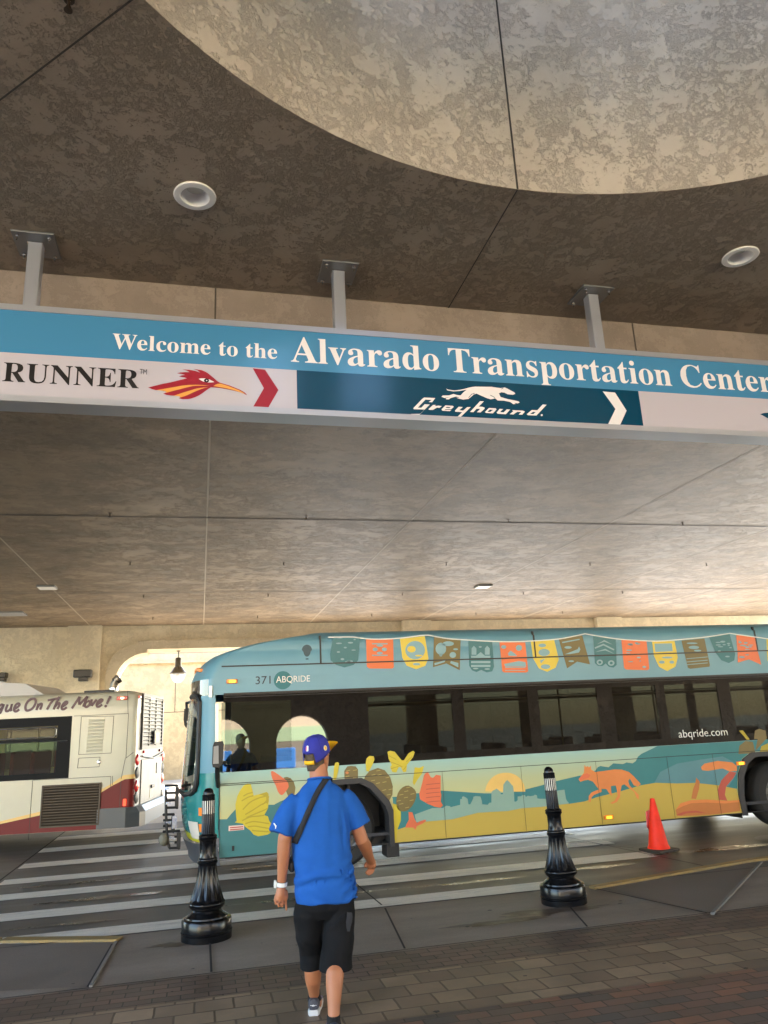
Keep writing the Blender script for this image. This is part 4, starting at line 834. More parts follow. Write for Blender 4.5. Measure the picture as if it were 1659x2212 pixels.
# interior
b = MB(); b.box((.5, BY+.04, .38), (BX1-.05, BY+BW-.04, .42)); b.build('floor', INTF, bus)
b = MB(); b.box((.5, BY+.04, 2.36), (BX1-.05, BY+BW-.04, 2.38)); b.build('headliner', INT, bus)
for x in (3.0, 3.9, 4.8, 5.7, 6.6, 7.5, 9.4, 10.3):
    for y in (BY+.12, BY+1.5):
        if y > BY+1 and 3.6 < x < 5: continue
        b = MB(); b.box((x, y, .82), (x+.45, y+.88, .90), bev=.03); b.box((x+.42, y, .85), (x+.50, y+.88, 1.50), bev=.03); b.box((x+.1, y+.35, .42), (x+.4, y+.5, .82)); b.build('seat', SEATB, bus)
b = MB()
for x in (2.2, 3.95, 5.75, 7.5): b.tube([(x, BY+1.0, .42), (x, BY+1.0, 2.36)], .017, 8)
for y in (BY+.95, BY+1.6): b.tube([(2.0, y, 2.15), (11, y, 2.15)], .016, 8)
b.build('stanchion', mat('yellow_pole', (.45, .4, .1, 1), .35), bus)
b = MB(); b.box((.55, BY+.3, .42), (.75, BY+2.2, 1.18), bev=.05); b.build('dashboard', BLK, bus)
b = MB(); b.box((1.45, BY+.25, .8), (1.95, BY+.8, .95), bev=.04); b.box((1.85, BY+.25, .85), (2.0, BY+.8, 1.62), bev=.05); b.box((1.5, BY+.4, .42), (1.9, BY+.7, .8)); b.build('driver_seat', BLK, bus)
b = MB(); M = Matrix.Translation((1.05, BY+.55, 1.2)) @ Matrix.Rotation(R(-60), 4, 'Y')
b.tube([M @ Vector((.22*math.cos(t*math.pi/12), .22*math.sin(t*math.pi/12), 0)) for t in range(25)], .015, 6); b.build('steering_wheel', BLK, bus)
b = MB(); b.box((2.02, BY+.2, .42), (2.06, BY+1.2, 1.9)); b.build('driver_screen', BLK, bus)
# bunting on the roof fairing
BK = dict(teal=S(20, 108, 118), orange=S(226, 110, 52), yellow=S(220, 196, 62), olive=S(104, 92, 36), cut=S(124, 168, 180), line=S(226, 230, 226)); bkk = list(BK)
A = MB(); z3 = zm(680.3, 1333.1, .19841); z4 = zm(1009.4, 1333.1, .19841); z5 = zm(1329.8, 1333.1, .19841)
def ban(z, col, P, layer=1):
    A.m(bkk.index(col)); pts = [by(*z(p), 0) for p in P]
    A.poly([[(p.x, BY-.003-.0016*layer, min(p.z, 3.08)) for p in pts]])
rnd = random.Random(3)
def inside(p, P):
    c = False
    for i in range(len(P)):
        (x1, y1), (x2, y2) = P[i], P[i-1]
        if (y1 > p[1]) != (y2 > p[1]) and p[0] < (x2-x1)*(p[1]-y1)/(y2-y1)+x1: c = not c
    return c
B_ = [(z3, 'teal', [(195, 180), (350, 210), (490, 230), (470, 470), (420, 520), (320, 548), (230, 520), (170, 470), (165, 400)]),
 (z3, 'orange', [(555, 240), (700, 246), (850, 240), (858, 545), (840, 560), (590, 560), (565, 540)]),
 (z3, 'yellow', [(925, 238), (1060, 222), (1195, 205), (1235, 450), (1200, 530), (1100, 568), (1000, 530), (950, 440)]),
 (z3, 'olive', [(1295, 215), (1440, 232), (1585, 245), (1575, 578), (1430, 505), (1285, 545)]),
 (z4, 'teal', [(10, 260), (270, 270), (290, 540), (270, 590), (210, 602), (150, 575), (100, 597), (50, 580), (20, 530)]),
 (z4, 'orange', [(350, 275), (630, 275), (662, 590), (640, 603), (400, 603), (380, 590)]),
 (z4, 'yellow', [(690, 265), (945, 250), (995, 460), (960, 550), (870, 595), (780, 560), (715, 450)]),
 (z4, 'olive', [(995, 240), (1250, 200), (1335, 515), (1195, 485), (1085, 558)]),
 (z4, 'teal', [(1370, 210), (1615, 240), (1625, 520), (1590, 550), (1540, 540), (1505, 505), (1470, 532), (1420, 530), (1388, 500)]),
 (z5, 'orange', [(60, 245), (335, 258), (365, 560), (345, 578), (110, 570), (90, 550)]),
 (z5, 'yellow', [(395, 265), (640, 260), (675, 440), (650, 540), (560, 588), (470, 540), (415, 420)]),
 (z5, 'olive', [(715, 255), (965, 232), (1025, 520), (1020, 540), (810, 563), (785, 550)]),
 (z5, 'teal', [(1015, 218), (1240, 185), (1300, 400), (1290, 470), (1230, 500), (1150, 470), (1090, 390)]),
 (z5, 'orange', [(1310, 195), (1525, 220), (1545, 370), (1585, 520), (1450, 460), (1330, 495), (1325, 380)]),
 (z5, 'yellow', [(1640, 240), (1760, 250), (1790, 500), (1700, 560), (1650, 470)])]
for z, c, P in B_: ban(z, c, P)
def cuts(z, P, L):
    for q in L: ban(z, q[0], q[1], q[2] if len(q) > 2 else 2)
def el(cx, cy, rx, ry, n=14): return [(cx+rx*math.cos(2*math.pi*i/n), cy+ry*math.sin(2*math.pi*i/n)) for i in range(n)]
def bars(x0, x1, ys, h=10, sk=0): return [[(x0, y), (x1, y+sk), (x1, y+sk+h), (x0, y+h)] for y in ys]
def scatter(P, n, w=(10, 34), h=(5, 12)):
    xs_ = [p[0] for p in P]; ys_ = [p[1] for p in P]; out = []
    while len(out) < n:
        x = rnd.uniform(min(xs_)+25, max(xs_)-25); y = rnd.uniform(min(ys_)+35, max(ys_)-30)
        ww, hh = rnd.uniform(*w), rnd.uniform(*h)
        if all(inside(p, P) for p in ((x-ww-12, y-hh-10), (x+ww+12, y-hh-10), (x-ww-12, y+hh+10), (x+ww+12, y+hh+10))): out.append(el(x, y, ww, hh, 8))
    return out
for i, (z, c, P) in enumerate(B_):
    if i in (0, 9, 12, 13): L_ = [('cut', e) for e in scatter(P, 11)]
    elif i == 1: L_ = [('cut', q) for q in bars(620, 790, (285, 410), 12) + [el(655, 352, 28, 20), el(755, 352, 28, 20), el(705, 310, 38, 12), el(705, 392, 34, 14)]]
    elif i == 2: L_ = [('cut', el(1090, 360, 108, 100, 20)), ('yellow', el(1050, 350, 46, 36), 3), ('yellow', el(1130, 420, 40, 10), 3), ('cut', el(1105, 512, 40, 14))]
    elif i == 3: L_ = [('cut', q) for q in [el(1370, 345, 58, 66, 16), [(1345, 400), (1392, 400), (1378, 428), (1360, 428)], el(1450, 290, 62, 26), el(1500, 412, 36, 32), el(1530, 350, 26, 10), [(1300, 500), (1420, 470), (1410, 490), (1302, 525)], [(1480, 478), (1560, 500), (1560, 548), (1470, 500)]]]
    elif i == 4: L_ = [('cut', q) for q in bars(40, 250, (420, 478, 520), 24) + [[(45, 410), (45, 340), (70, 312), (98, 340), (98, 410)], [(190, 410), (190, 340), (215, 312), (242, 340), (242, 410)], [(95, 420), (145, 380), (190, 420)], el(90, 560, 30, 8), el(215, 565, 30, 8), el(140, 325, 16, 9)]]
    elif i == 5: L_ = [('cut', q) for q in bars(410, 630, (545, 575), 8) + [el(395, 325, 28, 20), el(560, 335, 34, 32), [(440, 395), (470, 365), (520, 400), (540, 425), (450, 420)], [(400, 510), (560, 478), (630, 490), (640, 540), (410, 540)]]]
    elif i == 6: L_ = [('cut', q) for q in [el(815, 308, 42, 20), el(835, 385, 62, 40), [(790, 470), (850, 450), (800, 505)], el(850, 540, 52, 26)]]
    elif i == 7: L_ = [('cut', q) for q in [[(1030, 270), (1220, 236), (1222, 248), (1032, 284)], [(1060, 405), (1200, 350), (1215, 320), (1230, 350), (1215, 385), (1120, 402)], el(1095, 330, 40, 14), el(1130, 480, 30, 9)]]
    elif i == 8: L_ = [('cut', q) for q in [el(1440, 492, 34, 30), el(1565, 500, 36, 30), [(1385, 330), (1480, 290), (1600, 350), (1590, 362), (1480, 308), (1390, 345)], [(1410, 295), (1490, 250), (1580, 300), (1490, 268)], [(1390, 380), (1500, 345), (1600, 400), (1500, 362)]]] + [('teal', q, 3) for q in (el(1440, 492, 16, 15), el(1565, 500, 16, 15))]
    elif i == 10: L_ = [('cut', q) for q in [[(420, 290), (610, 285), (620, 370), (430, 380)], el(500, 490, 32, 16), el(610, 490, 26, 16), el(560, 440, 60, 10)]]
    elif i == 11: L_ = [('oliveL', q) for q in []] + [('cut', q) for q in bars(770, 1000, (450, 485, 515), 7, -20) + [el(850, 330, 58, 18), el(830, 285, 60, 9), el(890, 365, 40, 10)]]
    else: L_ = []
    cuts(z, P, L_)
A.m(bkk.index('line'))
sp = [z3(p) for p in ((140, 168), (190, 170), (350, 205), (550, 235), (700, 240), (900, 232), (1100, 208), (1210, 190))]
sp2 = [z3((1210, 190)), z3((1300, 210)), z3((1450, 235)), z3((1659, 250)), z4((280, 265)), z4((500, 268)), z4((700, 260)), z4((980, 240)), z4((1150, 210)), z4((1280, 182))]
sp3 = [z4((1280, 182)), z4((1380, 200)), z4((1610, 236)), z5((200, 252)), z5((450, 262)), z5((700, 245)), z5((1000, 215)), z5((1240, 177))]
sp4 = [z5((1240, 177)), z5((1320, 190)), z5((1500, 215)), z5((1700, 240)), z5((1900, 235))]
for s_ in (sp, sp2, sp3, sp4):
    pts = [by(*p, 0) for p in spline(s_, 3)]
    strokes(A, [(p.x, BY-.010, min(p.z, 3.09)) for p in pts], .016, (0, -1, 0))
A.build('bunting_artwork', [mat('bunting_'+k, BK[k], .35) for k in bkk], bus, weld=False)
# side lettering and marks
z6 = zm(329.2, 1316.6, .3307)
def bt(txt, p0, p1, h, m, name, off=.006, **k):
    b = MB(); a, c = by(*p0, off), by(*p1, off); place_text(b, text_bm(txt, **k), a, c, (0, 0, 1), height=h); return b.build(name, m, bus, weld=False)
DKT = mat('dark_vinyl', S(34, 44, 52), .4); TEALV = mat('teal_vinyl', S(22, 112, 120), .4)
bt('371', z6((674, 489)), z6((772, 484)), .155, DKT, 'fleet_number', off=.003)
b = MB(); c = by(*z6((852, 462)), .003); b.poly([[(c.x+.125*math.cos(2*math.pi*i/32), c.y, c.z+.125*math.sin(2*math.pi*i/32)) for i in range(32)]]); b.build('round_logo', TEALV, bus)
bt('ABQRIDE', z6((808, 478)), z6((1030, 470)), .125, WHITE, 'lettering', off=.006)
bt('abqride.com', (1466.5, 1593.5), (1572.5, 1588), .165, WHITE, 'lettering', off=.008, off_=0) if False else bt('abqride.com', (1466.5, 1593.5), (1572.5, 1588), .165, WHITE, 'lettering', off=.008)
b = MB(); c = by(663, 1404, .003)
b.poly([[(c.x+.072*math.cos(a)*(1 if math.sin(a) > -.2 else .75), c.y, c.z+.075*math.sin(a)*(1 if math.sin(a) > 0 else 1.25)) for a in [2*math.pi*i/24 for i in range(24)]]]); b.face([(c.x+dx, c.y, c.z+dz) for dx, dz in ((-.02, -.135), (.02, -.135), (.02, -.118), (-.02, -.118))]); b.build('balloon_emblem', mat('emblem_vinyl', S(40, 74, 88), .4), bus)
for p in (z6((520, 470)), (1313.5, 1765), zD((1425, 117))):
    c = by(*p, 0); b = MB(); b.box((c.x-.075, BY-.03, c.z-.028), (c.x+.075, BY-.001, c.z+.028), bev=.008); ml = b.build('marker_lamp', AMBO, bus)
    b = MB(); b.box((c.x-.04, BY-.034, c.z-.018), (c.x+.045, BY-.0295, c.z+.018)); b.build('bulb', AMB, ml)
for i in range(5):
    b = MB(); p = BS(1.45+.12*i, 2.70+.02*min(i, 2)); b.box(p+Vector((-.035, -.05, -.02)), p+Vector((.02, .05, .025)), bev=.006); b.build('marker_lamp', AMBO, bus)
# mirrors, edge highlights as strips, wiper, bike rack
zM = zm(329.2, 1453.8, .1323)
def slab(b, P, Y, d): b.prism([PY(*p, Y) for p in P], (0, d, 0))
b = MB(); slab(b, T(zM, [(1010, 1130), (1150, 1112), (1165, 1160), (1150, 1470), (1080, 1550), (985, 1540), (975, 1480), (985, 1200)]), BY-.30, .10); b.tube([PY(*zM((1060, 1540)), BY-.25), PY(*zM((1060, 1700)), BY-.16), PY(*zM((1075, 1850)), BY-.02)], .03, 8); b.tube([PY(*zM((1110, 1480)), BY-.25), PY(*zM((1200, 1460)), BY-.02)], .022, 8)
mi = b.build('mirror', BLK, bus)
b = MB(); slab(b, T(zM, [(1000, 1200), (1080, 1185), (1082, 1480), (990, 1485)]), BY-.315, .012); b.build('mirror_face', mat('mirror_back_grey', (.30, .29, .28, 1), .3), mi)
b = MB(); slab(b, T(zM, [(520, 590), (560, 572), (640, 578), (655, 620), (640, 850), (620, 895), (545, 895), (520, 850), (508, 760)]), BY+1.9, .12); b.tube([PY(*zM((560, 590)), BY+1.95), PY(*zM((556, 490)), BY+1.95), PY(*zM((800, 462)), BY+1.5), BS(1.9, 2.3)], .022, 8)
m2 = b.build('mirror', BLK, bus)
b = MB(); slab(b, T(zM, [(560, 785), (625, 780), (622, 830), (575, 832)]), BY+1.885, .012); b.build('mirror_lamp', CHR, m2)
b = MB(); slab(b, T(zM, [(1030, 505), (1080, 500), (1076, 1115), (1024, 1125)]), BY-.012, .008); slab(b, T(zM, [(932, 212), (975, 208), (970, 395), (920, 392)]), BY-.014, .008); b.build('edge_highlight', mat('highlight_strip', (.55, .54, .5, 1), .25, .8), bus)  # bright corner highlights modelled as metal strips
b = MB(); b.tube([PY(*zM((575, 1120)), BY+1.0), PY(*zM((540, 1500)), BY+.9), PY(*zM((530, 1680)), BY+.85), PY(*zM((560, 1850)), BY+.8)], .014, 6); b.build('wiper', BLK, bus)
zK = zm(329.0, 1645.8, .1984); RY = BY+.75
rack = MB(); K = lambda x, y, d=0: PY(*zK((x, y)), RY+d)
for d in (0, 1.25):
    rack.tube([K(145, 250, d), K(150, 600, d), K(160, 800, d), K(185, 940, d)], .02, 6)
for y0, y1, xa, xc in ((260, 500, 140, 280), (575, 760, 118, 240), (755, 940, 185, 300)):
    for k in range(4):
        y = y0+(y1-y0)*k/3
        rack.tube([K(xa, y), K(xc, y-4)], .018, 6); rack.tube([K(xa, y, 1.25), K(xc, y-4, 1.25)], .018, 6)
    for x in (xa+8, xc-10): rack.tube([K(x, y0), K(x, y0, 1.25)], .02, 6); rack.tube([K(x, y1), K(x, y1, 1.25)], .02, 6)
    rack.box(K(xc-35, y1-12)-Vector((0, .05, 0)), K(xc-5, y0+12)+Vector((.02, .02, 0)))
ro = rack.build('bike_rack', BLK, bus)
for y0, y1, x in ((265, 300, 140), (430, 460, 150), (580, 720, 215), (640, 660, 150), (800, 830, 190), (860, 885, 190)):
    b = MB(); b.box(K(x, y1)-Vector((0, .085, 0)), K(x+45, y0)-Vector((-.01, .06, 0))); b.build('reflector_plate', CHR, ro)
b = MB(); b.ball(K(125, 845), (.07, .07, .09)); b.build('wheel_tray', mat('tray_grey', (.16, .15, .11, 1), .5), ro)

# ------------------------------------------------------------------ cream and maroon bus (farther lane, driving off to the left)
RB0 = Vector((-1.14, 15.02, 0)); RBA = R(-8.8); RBW = 2.5
rbus = thing('transit_bus', 'cream and maroon bus seen from its rear corner, with a bent roof exhaust pipe', 'bus', RB0, RBA)
RM = ROOTM[rbus.name]; RMI = RM.inverted()
def rs(x, y, off=0):        # pixel -> point on the bus side (local)
    o_ = RMI @ O; d = RMI.to_3x3() @ ray(x, y); t = (-off-o_.y)/d.y; return o_+d*t
def rr(x, y, off=0):        # pixel -> point on the rear face (local)
    o_ = RMI @ O; d = RMI.to_3x3() @ ray(x, y); t = (off-o_.x)/d.x; return o_+d*t
zR = zm(0, 1371.6, .23148)
CREAM = mat('bus_cream_paint', S(210, 206, 184), .28, coat=.25, var=.06, vscale=1.2)
MAROON = mat('bus_maroon_paint', S(112, 20, 18), .4, spec=.3)
STRIPE = mat('bus_yellow_stripe', S(238, 196, 118), .3)
SILV = mat('bus_silver_rear', S(124, 122, 120), .45, .1, var=.16, vscale=2.5)
GRIL = mat('louver_bronze', S(70, 60, 48), .45, .4)
q = rs(*zR((1190, 523))); RT = q.z
zbelt = rs(*zR((690, 755))).z; zsill = rs(*zR((630, 1335))).z; zskirt = rs(*zR((150, 1918))).z
xwin = rs(*zR((660, 1000))).x
L0 = -11.8
b = MB()                     # shell: rounded roof edge and rear corner, sides
RZ = [(.30, 0), (zsill, 0), (zbelt, 0), (RT-.16, 0), (RT-.09, .02), (RT-.03, .07), (RT, .16), (RT+.03, .40)]
def outl(ins, z, far=True):
    r = .10; pts = [(L0, ins, z)]
    pts += [(-r-ins*.7+r*math.sin(R(a)), ins+r-r*math.cos(R(a)), z) for a in range(0, 91, 15)]
    pts += [(-r-ins*.7+r*math.cos(R(a)), RBW-ins-r+r*math.sin(R(a)), z) for a in range(0, 91, 15)]
    pts += [(L0, RBW-ins, z)]
    return pts
rg = [outl(i, z) for z, i in RZ]
def rows(b, k0, k1, j0=None, j1=None):
    n = len(rg[0]); vs = [[b.bm.verts.new(p) for p in rg[k]] for k in range(k0, k1+1)]
    for k in range(len(vs)-1):
        for j in range(n-1):
            if j0 is not None and not (j0 <= j < j1): continue
            f = b.bm.faces.new((vs[k][j], vs[k][j+1], vs[k+1][j+1], vs[k+1][j])); f.material_index = b.mi
rows(b, 2, 7); b.face(rg[7]); b.build('roof', CREAM, rbus, world=False, smooth=True)
b = MB(); rows(b, 0, 1, 0, 7); b.face([(x, 0, z) for x, z in ((xwin, zsill), (-.1, zsill), (-.1, zbelt), (xwin, zbelt))]); rows(b, 1, 2, 1, 7)
b.build('side_panel', CREAM, rbus, world=False, smooth=True)
b = MB(); rows(b, 0, 1, 14, 15); b.face([(x, RBW, z) for x, z in ((xwin, zsill), (-.1, zsill), (-.1, zbelt), (xwin, zbelt))]); b.build('far_side', CREAM, rbus, world=False)
b = MB(); rows(b, 0, 2, 7, 14); b.build('rear_panel', SILV, rbus, world=False, smooth=True)
# paint scheme and seams
b = MB(); OFF = .003
def P2(p, k): q = rs(*zR(p), OFF+k*.0012); return (min(q.x, -.1), q.y, q.z)
sk = rs(*zR((150, 1918)))
low = [(0, 1765), (365, 1685), (948, 1467), (1060, 1400), (1165, 1347), (1245, 1341)]; up = [(0, 1740), (365, 1650), (948, 1440), (1045, 1385), (1150, 1310), (1250, 1300)]
lw = [P2(p, 0) for p in low]; uw = [P2(p, 0) for p in up]
sl_ = (lw[1][2]-lw[0][2])/(lw[1][0]-lw[0][0]); dx = L0-lw[0][0]
lw[-1] = (-.10, lw[-1][1], lw[-1][2]); uw[-1] = (-.10, uw[-1][1], uw[-1][2])
lf = (L0, -OFF, max(.34, lw[0][2]+sl_*dx)); uf = (L0, -OFF, max(.42, uw[0][2]+sl_*dx))
b.m(0); b.poly([[(L0, -OFF, .302), (-.1, -OFF, .302)] + lw[::-1] + [lf]])
b.m(1); b.poly([[lf] + lw + uw[::-1] + [uf]])
b.m(0)
def corner(z0, z1): 
    for a in range(0, 90, 15):
        p = [(-.10+(.10+OFF)*math.sin(R(t)), .10-(.10+OFF)*math.cos(R(t))) for t in (a, a+15)]
        b.face(((p[0][0], p[0][1], z0), (p[1][0], p[1][1], z0), (p[1][0], p[1][1], z1), (p[0][0], p[0][1], z1)))
corner(.302, lw[-1][2]); b.m(1); corner(lw[-1][2], uw[-1][2])
b.build('paint_scheme', [MAROON, STRIPE], rbus, world=False, weld=False)
SEAM = mat('bus_seam', (.05, .05, .045, 1), .7)
b = MB()
def seam(p, q, w=.008):
    p, q = rs(*zR(p), .0065), rs(*zR(q), .0065); strokes(b, [p, q], w, (0, -1, 0))
for p, q_ in (((305, 1355), (265, 1915)), ((310, 1355), (1035, 1320)), ((1035, 1320), (1030, 1420)), ((1050, 1315), (1050, 1400)), ((1200, 735), (1175, 1150)), ((1170, 1150), (1130, 1345)), ((1175, 1150), (1245, 1095)), ((690, 757), (1200, 733)), ((1130, 1360), (1112, 1640)), ((1015, 1680), (1010, 1760)), ((1190, 525), (1195, 733)),
              ((760, 762), (1062, 757)), ((1062, 757), (1037, 1102)), ((1037, 1102), (733, 1116)), ((733, 1116), (760, 762)), ((735, 1150), (934, 1140)), ((934, 1140), (926, 1230)), ((926, 1230), (722, 1241)), ((722, 1241), (735, 1150))): seam(p, q_)
b.build('panel_seam', SEAM, rbus, world=False, weld=False)
b = MB()
for k in range(10):
    y = 800+31*k; xa = 832-2.7*k; p0 = rs(*zR((xa, y+4)), 0); p1 = rs(*zR((xa+145, y)), 0)
    b.prism([(p0.x, -.002, p0.z-.018), (p0.x, -.002, p0.z+.022), (p0.x, -.022, p0.z+.012), (p0.x, -.012, p0.z-.018)], (p1.x-p0.x, 0, 0))
b.build('louver', CREAM, rbus, world=False)
b = MB(); p = rs(*zR((926, 1186)), 0); b.lathe([(.03, 0), (.03, .02), (.01, .025)], 14, M=Matrix.Translation((p.x, 0, p.z)) @ Matrix.Rotation(R(90), 4, 'X')); b.build('lock', CHR, rbus, world=False)
b = MB(); p0 = rs(*zR((378, 1790)), 0); p1 = rs(*zR((940, 1390)), 0)
x0, x1, z0, z1 = p0.x, p1.x, rs(*zR((650, 1780)), 0).z, rs(*zR((650, 1398)), 0).z
b.box((x0, -.012, z0), (x1, -.008, z1))
n = 15
for k in range(n):
    z = z0+(z1-z0)*(k+.5)/n; h = (z1-z0)/n
    b.prism([(x0, -.012, z-h*.35), (x0, -.012, z+h*.45), (x0, -.034, z-h*.15), (x0, -.034, z-h*.35)], (x1-x0, 0, 0))
for x in (x0, x1): b.box((x-.012, -.038, z0-.012), (x+.012, -.006, z1+.012))
for z in (z0, z1): b.box((x0, -.038, z-.012), (x1, -.006, z+.012))
b.build('radiator_grille', GRIL, rbus, world=False)
# windows
zt = zbelt-.03; wl = [(xwin-.03-1.62*(k+1), xwin-.03-1.62*k) for k in range(6)]
GL_R = glass('bus_window_glass', (.40, .42, .33, 1), .15)
b = MB(); b.box((L0, -.004, zt-.13), (xwin, .03, zbelt)); b.box((L0, -.004, zsill), (xwin, .03, zsill+.10)); zmid = rs(*zR((300, 985)), 0).z
xe = rs(*zR((535, 950)), 0).x
b.box((xe, -.004, zsill+.10), (xwin, .03, zt-.13))
W_ = [(xe-1.70*(k+1)+.10, xe-1.70*k) for k in range(6)]
for a, c in W_: b.box((a-.10, -.004, zsill+.10), (a, .03, zt-.13)); b.box((a, -.01, zmid-.025), (c, .02, zmid+.025))
b.build('window_band', mat('dull_black_panel', (.006, .006, .006, 1), .5, spec=.12), rbus, world=False)
for a, c in W_[:4]:
    b = MB(); b.face([(x, .004, z) for x, z in ((a, zsill+.1), (c, zsill+.1), (c, zt-.13), (a, zt-.13))]); o = b.build('window', GL_R, rbus, world=False)
    b = MB(); zf = zmid+.045; z1_ = zt-.15
    b.tube([(a+.03, -.008, zf), (c-.06, -.008, zf), (c-.02, -.008, zf+.04), (c-.02, -.008, z1_-.04), (c-.06, -.008, z1_), (a+.03, -.008, z1_)], .010, 6); b.tube([(a, -.012, zmid-.03), (xwin-.06, -.012, zmid-.03)], .007, 6); b.build('window_frame', mat('window_edge', (.25, .25, .24, 1), .3, .6), o, world=False)
LEM = mat('interior_yellow_panel', S(214, 204, 104), .6); SEATR = mat('bus_seat_maroon', S(120, 32, 30), .8)
b = MB(); b.box((L0, .05, .38), (-.9, RBW-.05, .42)); b.build('floor', INTF, rbus, world=False)
b = MB(); b.box((xwin+.02, .05, .42), (xwin+.06, RBW-.05, zbelt)); b.build('bulkhead', BLK, rbus, world=False)
b = MB(); xa = xwin
b.box((L0, RBW-.06, .42), (xa, RBW-.02, zsill+.12)); b.box((L0, RBW-.06, zt-.12), (xa, RBW-.02, zbelt))
xs_ = rs(*zR((200, 900)), 0).x
for k in range(7): b.box((xa-.55-1.55*k-.42, RBW-.06, zsill+.12), (xa-.55-1.55*k, RBW-.02, zt-.12))
b.build('interior_lining', LEM, rbus, world=False)
b = MB(); b.face([(x, RBW-.01, z) for x, z in ((L0, zsill), (xa, zsill), (xa, zbelt), (L0, zbelt))]); b.build('far_window', GL_TINT, rbus, world=False)
for k in range(7):
    for y in (.15, 1.45):
        x = xwin-.7-.85*k; b = MB(); b.box((x-.45, y, .95), (x, y+.92, 1.02), bev=.03); b.box((x-.05, y, .98), (x+.03, y+.92, 1.66), bev=.03); b.box((x-.4, y+.3, .42), (x-.1, y+.6, .95)); b.build('seat', SEATR, rbus, world=False)
        b = MB()
b = MB(); b.tube([(xwin-.9, .95, .42), (xwin-.9, .95, zbelt)], .017, 8); b.tube([(xwin-2.6, .95, .42), (xwin-2.6, .95, zbelt)], .017, 8); b.build('stanchion', MATS['yellow_pole'], rbus, world=False)
# lettering brushed along the roof edge
b = MB(); MT = mat('maroon_lettering', S(72, 6, 20), .4)
LT = [[(30, 655), (12, 650), (-10, 670), (-14, 692), (4, 694), (22, 672), (36, 646), (16, 700), (2, 728), (-14, 728)], [(72, 648), (56, 690), (58, 710), (78, 708), (100, 685), (112, 643), (102, 690), (106, 712)], [(132, 692), (165, 672), (182, 652), (172, 640), (150, 650), (132, 685), (136, 710), (156, 712), (180, 694)],
      [(290, 597), (258, 622), (238, 665), (242, 700), (268, 704), (304, 684), (330, 640), (330, 606), (308, 594), (284, 602)], [(360, 640), (340, 702)], [(346, 684), (368, 650), (386, 642), (390, 655), (374, 698)],
      [(444, 611), (490, 602), (548, 590)], [(502, 598), (470, 640), (438, 697)], [(556, 574), (528, 630), (500, 696)], [(514, 668), (540, 640), (556, 640), (552, 660), (536, 692)], [(574, 674), (606, 654), (628, 634), (618, 622), (598, 634), (578, 664), (578, 690), (598, 692), (624, 674)],
      [(670, 687), (704, 636), (744, 576)], [(744, 576), (738, 615), (740, 652)], [(740, 652), (776, 612), (818, 572)], [(818, 572), (796, 620), (776, 670)], [(818, 618), (798, 636), (792, 662), (808, 672), (832, 654), (838, 624), (818, 616)], [(856, 600), (852, 632), (854, 662)], [(854, 662), (876, 634), (902, 602)],
      [(902, 652), (934, 632), (956, 612), (946, 602), (926, 612), (904, 642), (906, 666), (926, 668), (954, 648)], [(1032, 570), (1014, 606), (996, 644)]]
for P in LT: strokes(b, [rs(*zR(p), .004) for p in (spline(P, 4) if len(P) > 3 else P)], .044, (0, -1, 0))
c = rs(*zR((986, 664)), .004); b.poly([[(c.x+.026*math.cos(2*math.pi*i/14), c.y, c.z+.026*math.sin(2*math.pi*i/14)) for i in range(14)]])
b.build('lettering', MT, rbus, world=False, weld=False)
# side marker lamp, and a reflector with a glow put in
c = rs(*zR((1142, 590)), 0); b = MB(); b.box((c.x-.10, -.03, c.z-.035), (c.x+.10, -.001, c.z+.035), bev=.01); o = b.build('marker_lamp', REDL, rbus, world=False)
b = MB(); b.ball((c.x+.005, -.03, c.z), (.035, .012, .022)); b.build('bulb', mat('lamp_glow', (1, .5, .25, 1), .3, emit=.6), o, world=False)
p0 = rs(*zR((1148, 1596)), 0); p1 = rs(*zR((1180, 1530)), 0); b = MB(); b.box((p0.x, -.02, p0.z), (p1.x, -.004, p1.z), bev=.006); b.build('reflector', REDLIT, rbus, world=False)
# rear face
def q2(p, off=0): return rr(*zR(p), off)
b = MB(); a, c = q2((1316, 1040)), q2((1508, 605)); y0, y1, z0, z1 = a.y, c.y, a.z, c.z
b.box((-.01, y0, z0), (.012, y1, z1))
for (yy0, yy1, zz0, zz1) in ((y0-.06, y0, z0-.06, z1+.06), (y1, y1+.06, z0-.06, z1+.06), (y0, y1, z0-.06, z0), (y0, y1, z1, z1+.06)): b.box((-.005, yy0, zz0), (.035, yy1, zz1))
b.build('engine_vent', DKG, rbus, world=False)
b = MB(); n = 13
for k in range(n):
    z = z0+(z1-z0)*(k+.4)/n; h = (z1-z0)/n
    b.prism([(.012, y0, z), (.012, y0, z+.02), (.030, y0, z+h*.42), (.030, y0, z+h*.26)], (0, y1-y0, 0))
for k in (1, 2): b.box((.014, y0+(y1-y0)*k/3-.02, z0), (.03, y0+(y1-y0)*k/3+.02, z1))
b.build('louver', SILV, rbus, world=False)
a, c = q2((1405, 1020)), q2((1465, 890)); b = MB(); b.box((.05, a.y, a.z), (.075, c.y, c.z), bev=.006); o = b.build('route_display', DKG, rbus, world=False)
a, c = q2((1415, 998)), q2((1450, 918)); b = MB(); b.box((.0752, a.y, a.z), (.079, c.y, c.z)); b.build('display_digits', mat('orange_display', (1, .22, .03, 1), .4, emit=.10), o, world=False)
b = MB(); a, c = q2((1300, 1590)), q2((1505, 1130)); b.box((-.01, a.y, a.z), (.018, c.y, c.z), bev=.01); a2, c2 = q2((1318, 1130)), q2((1500, 1095)); b.tube([(.02, a.y, a2.z), (.03, (a.y+c.y)/2, a2.z-.07), (.02, c.y, a2.z)], .014, 6); b.build('engine_door', SILV, rbus, world=False)
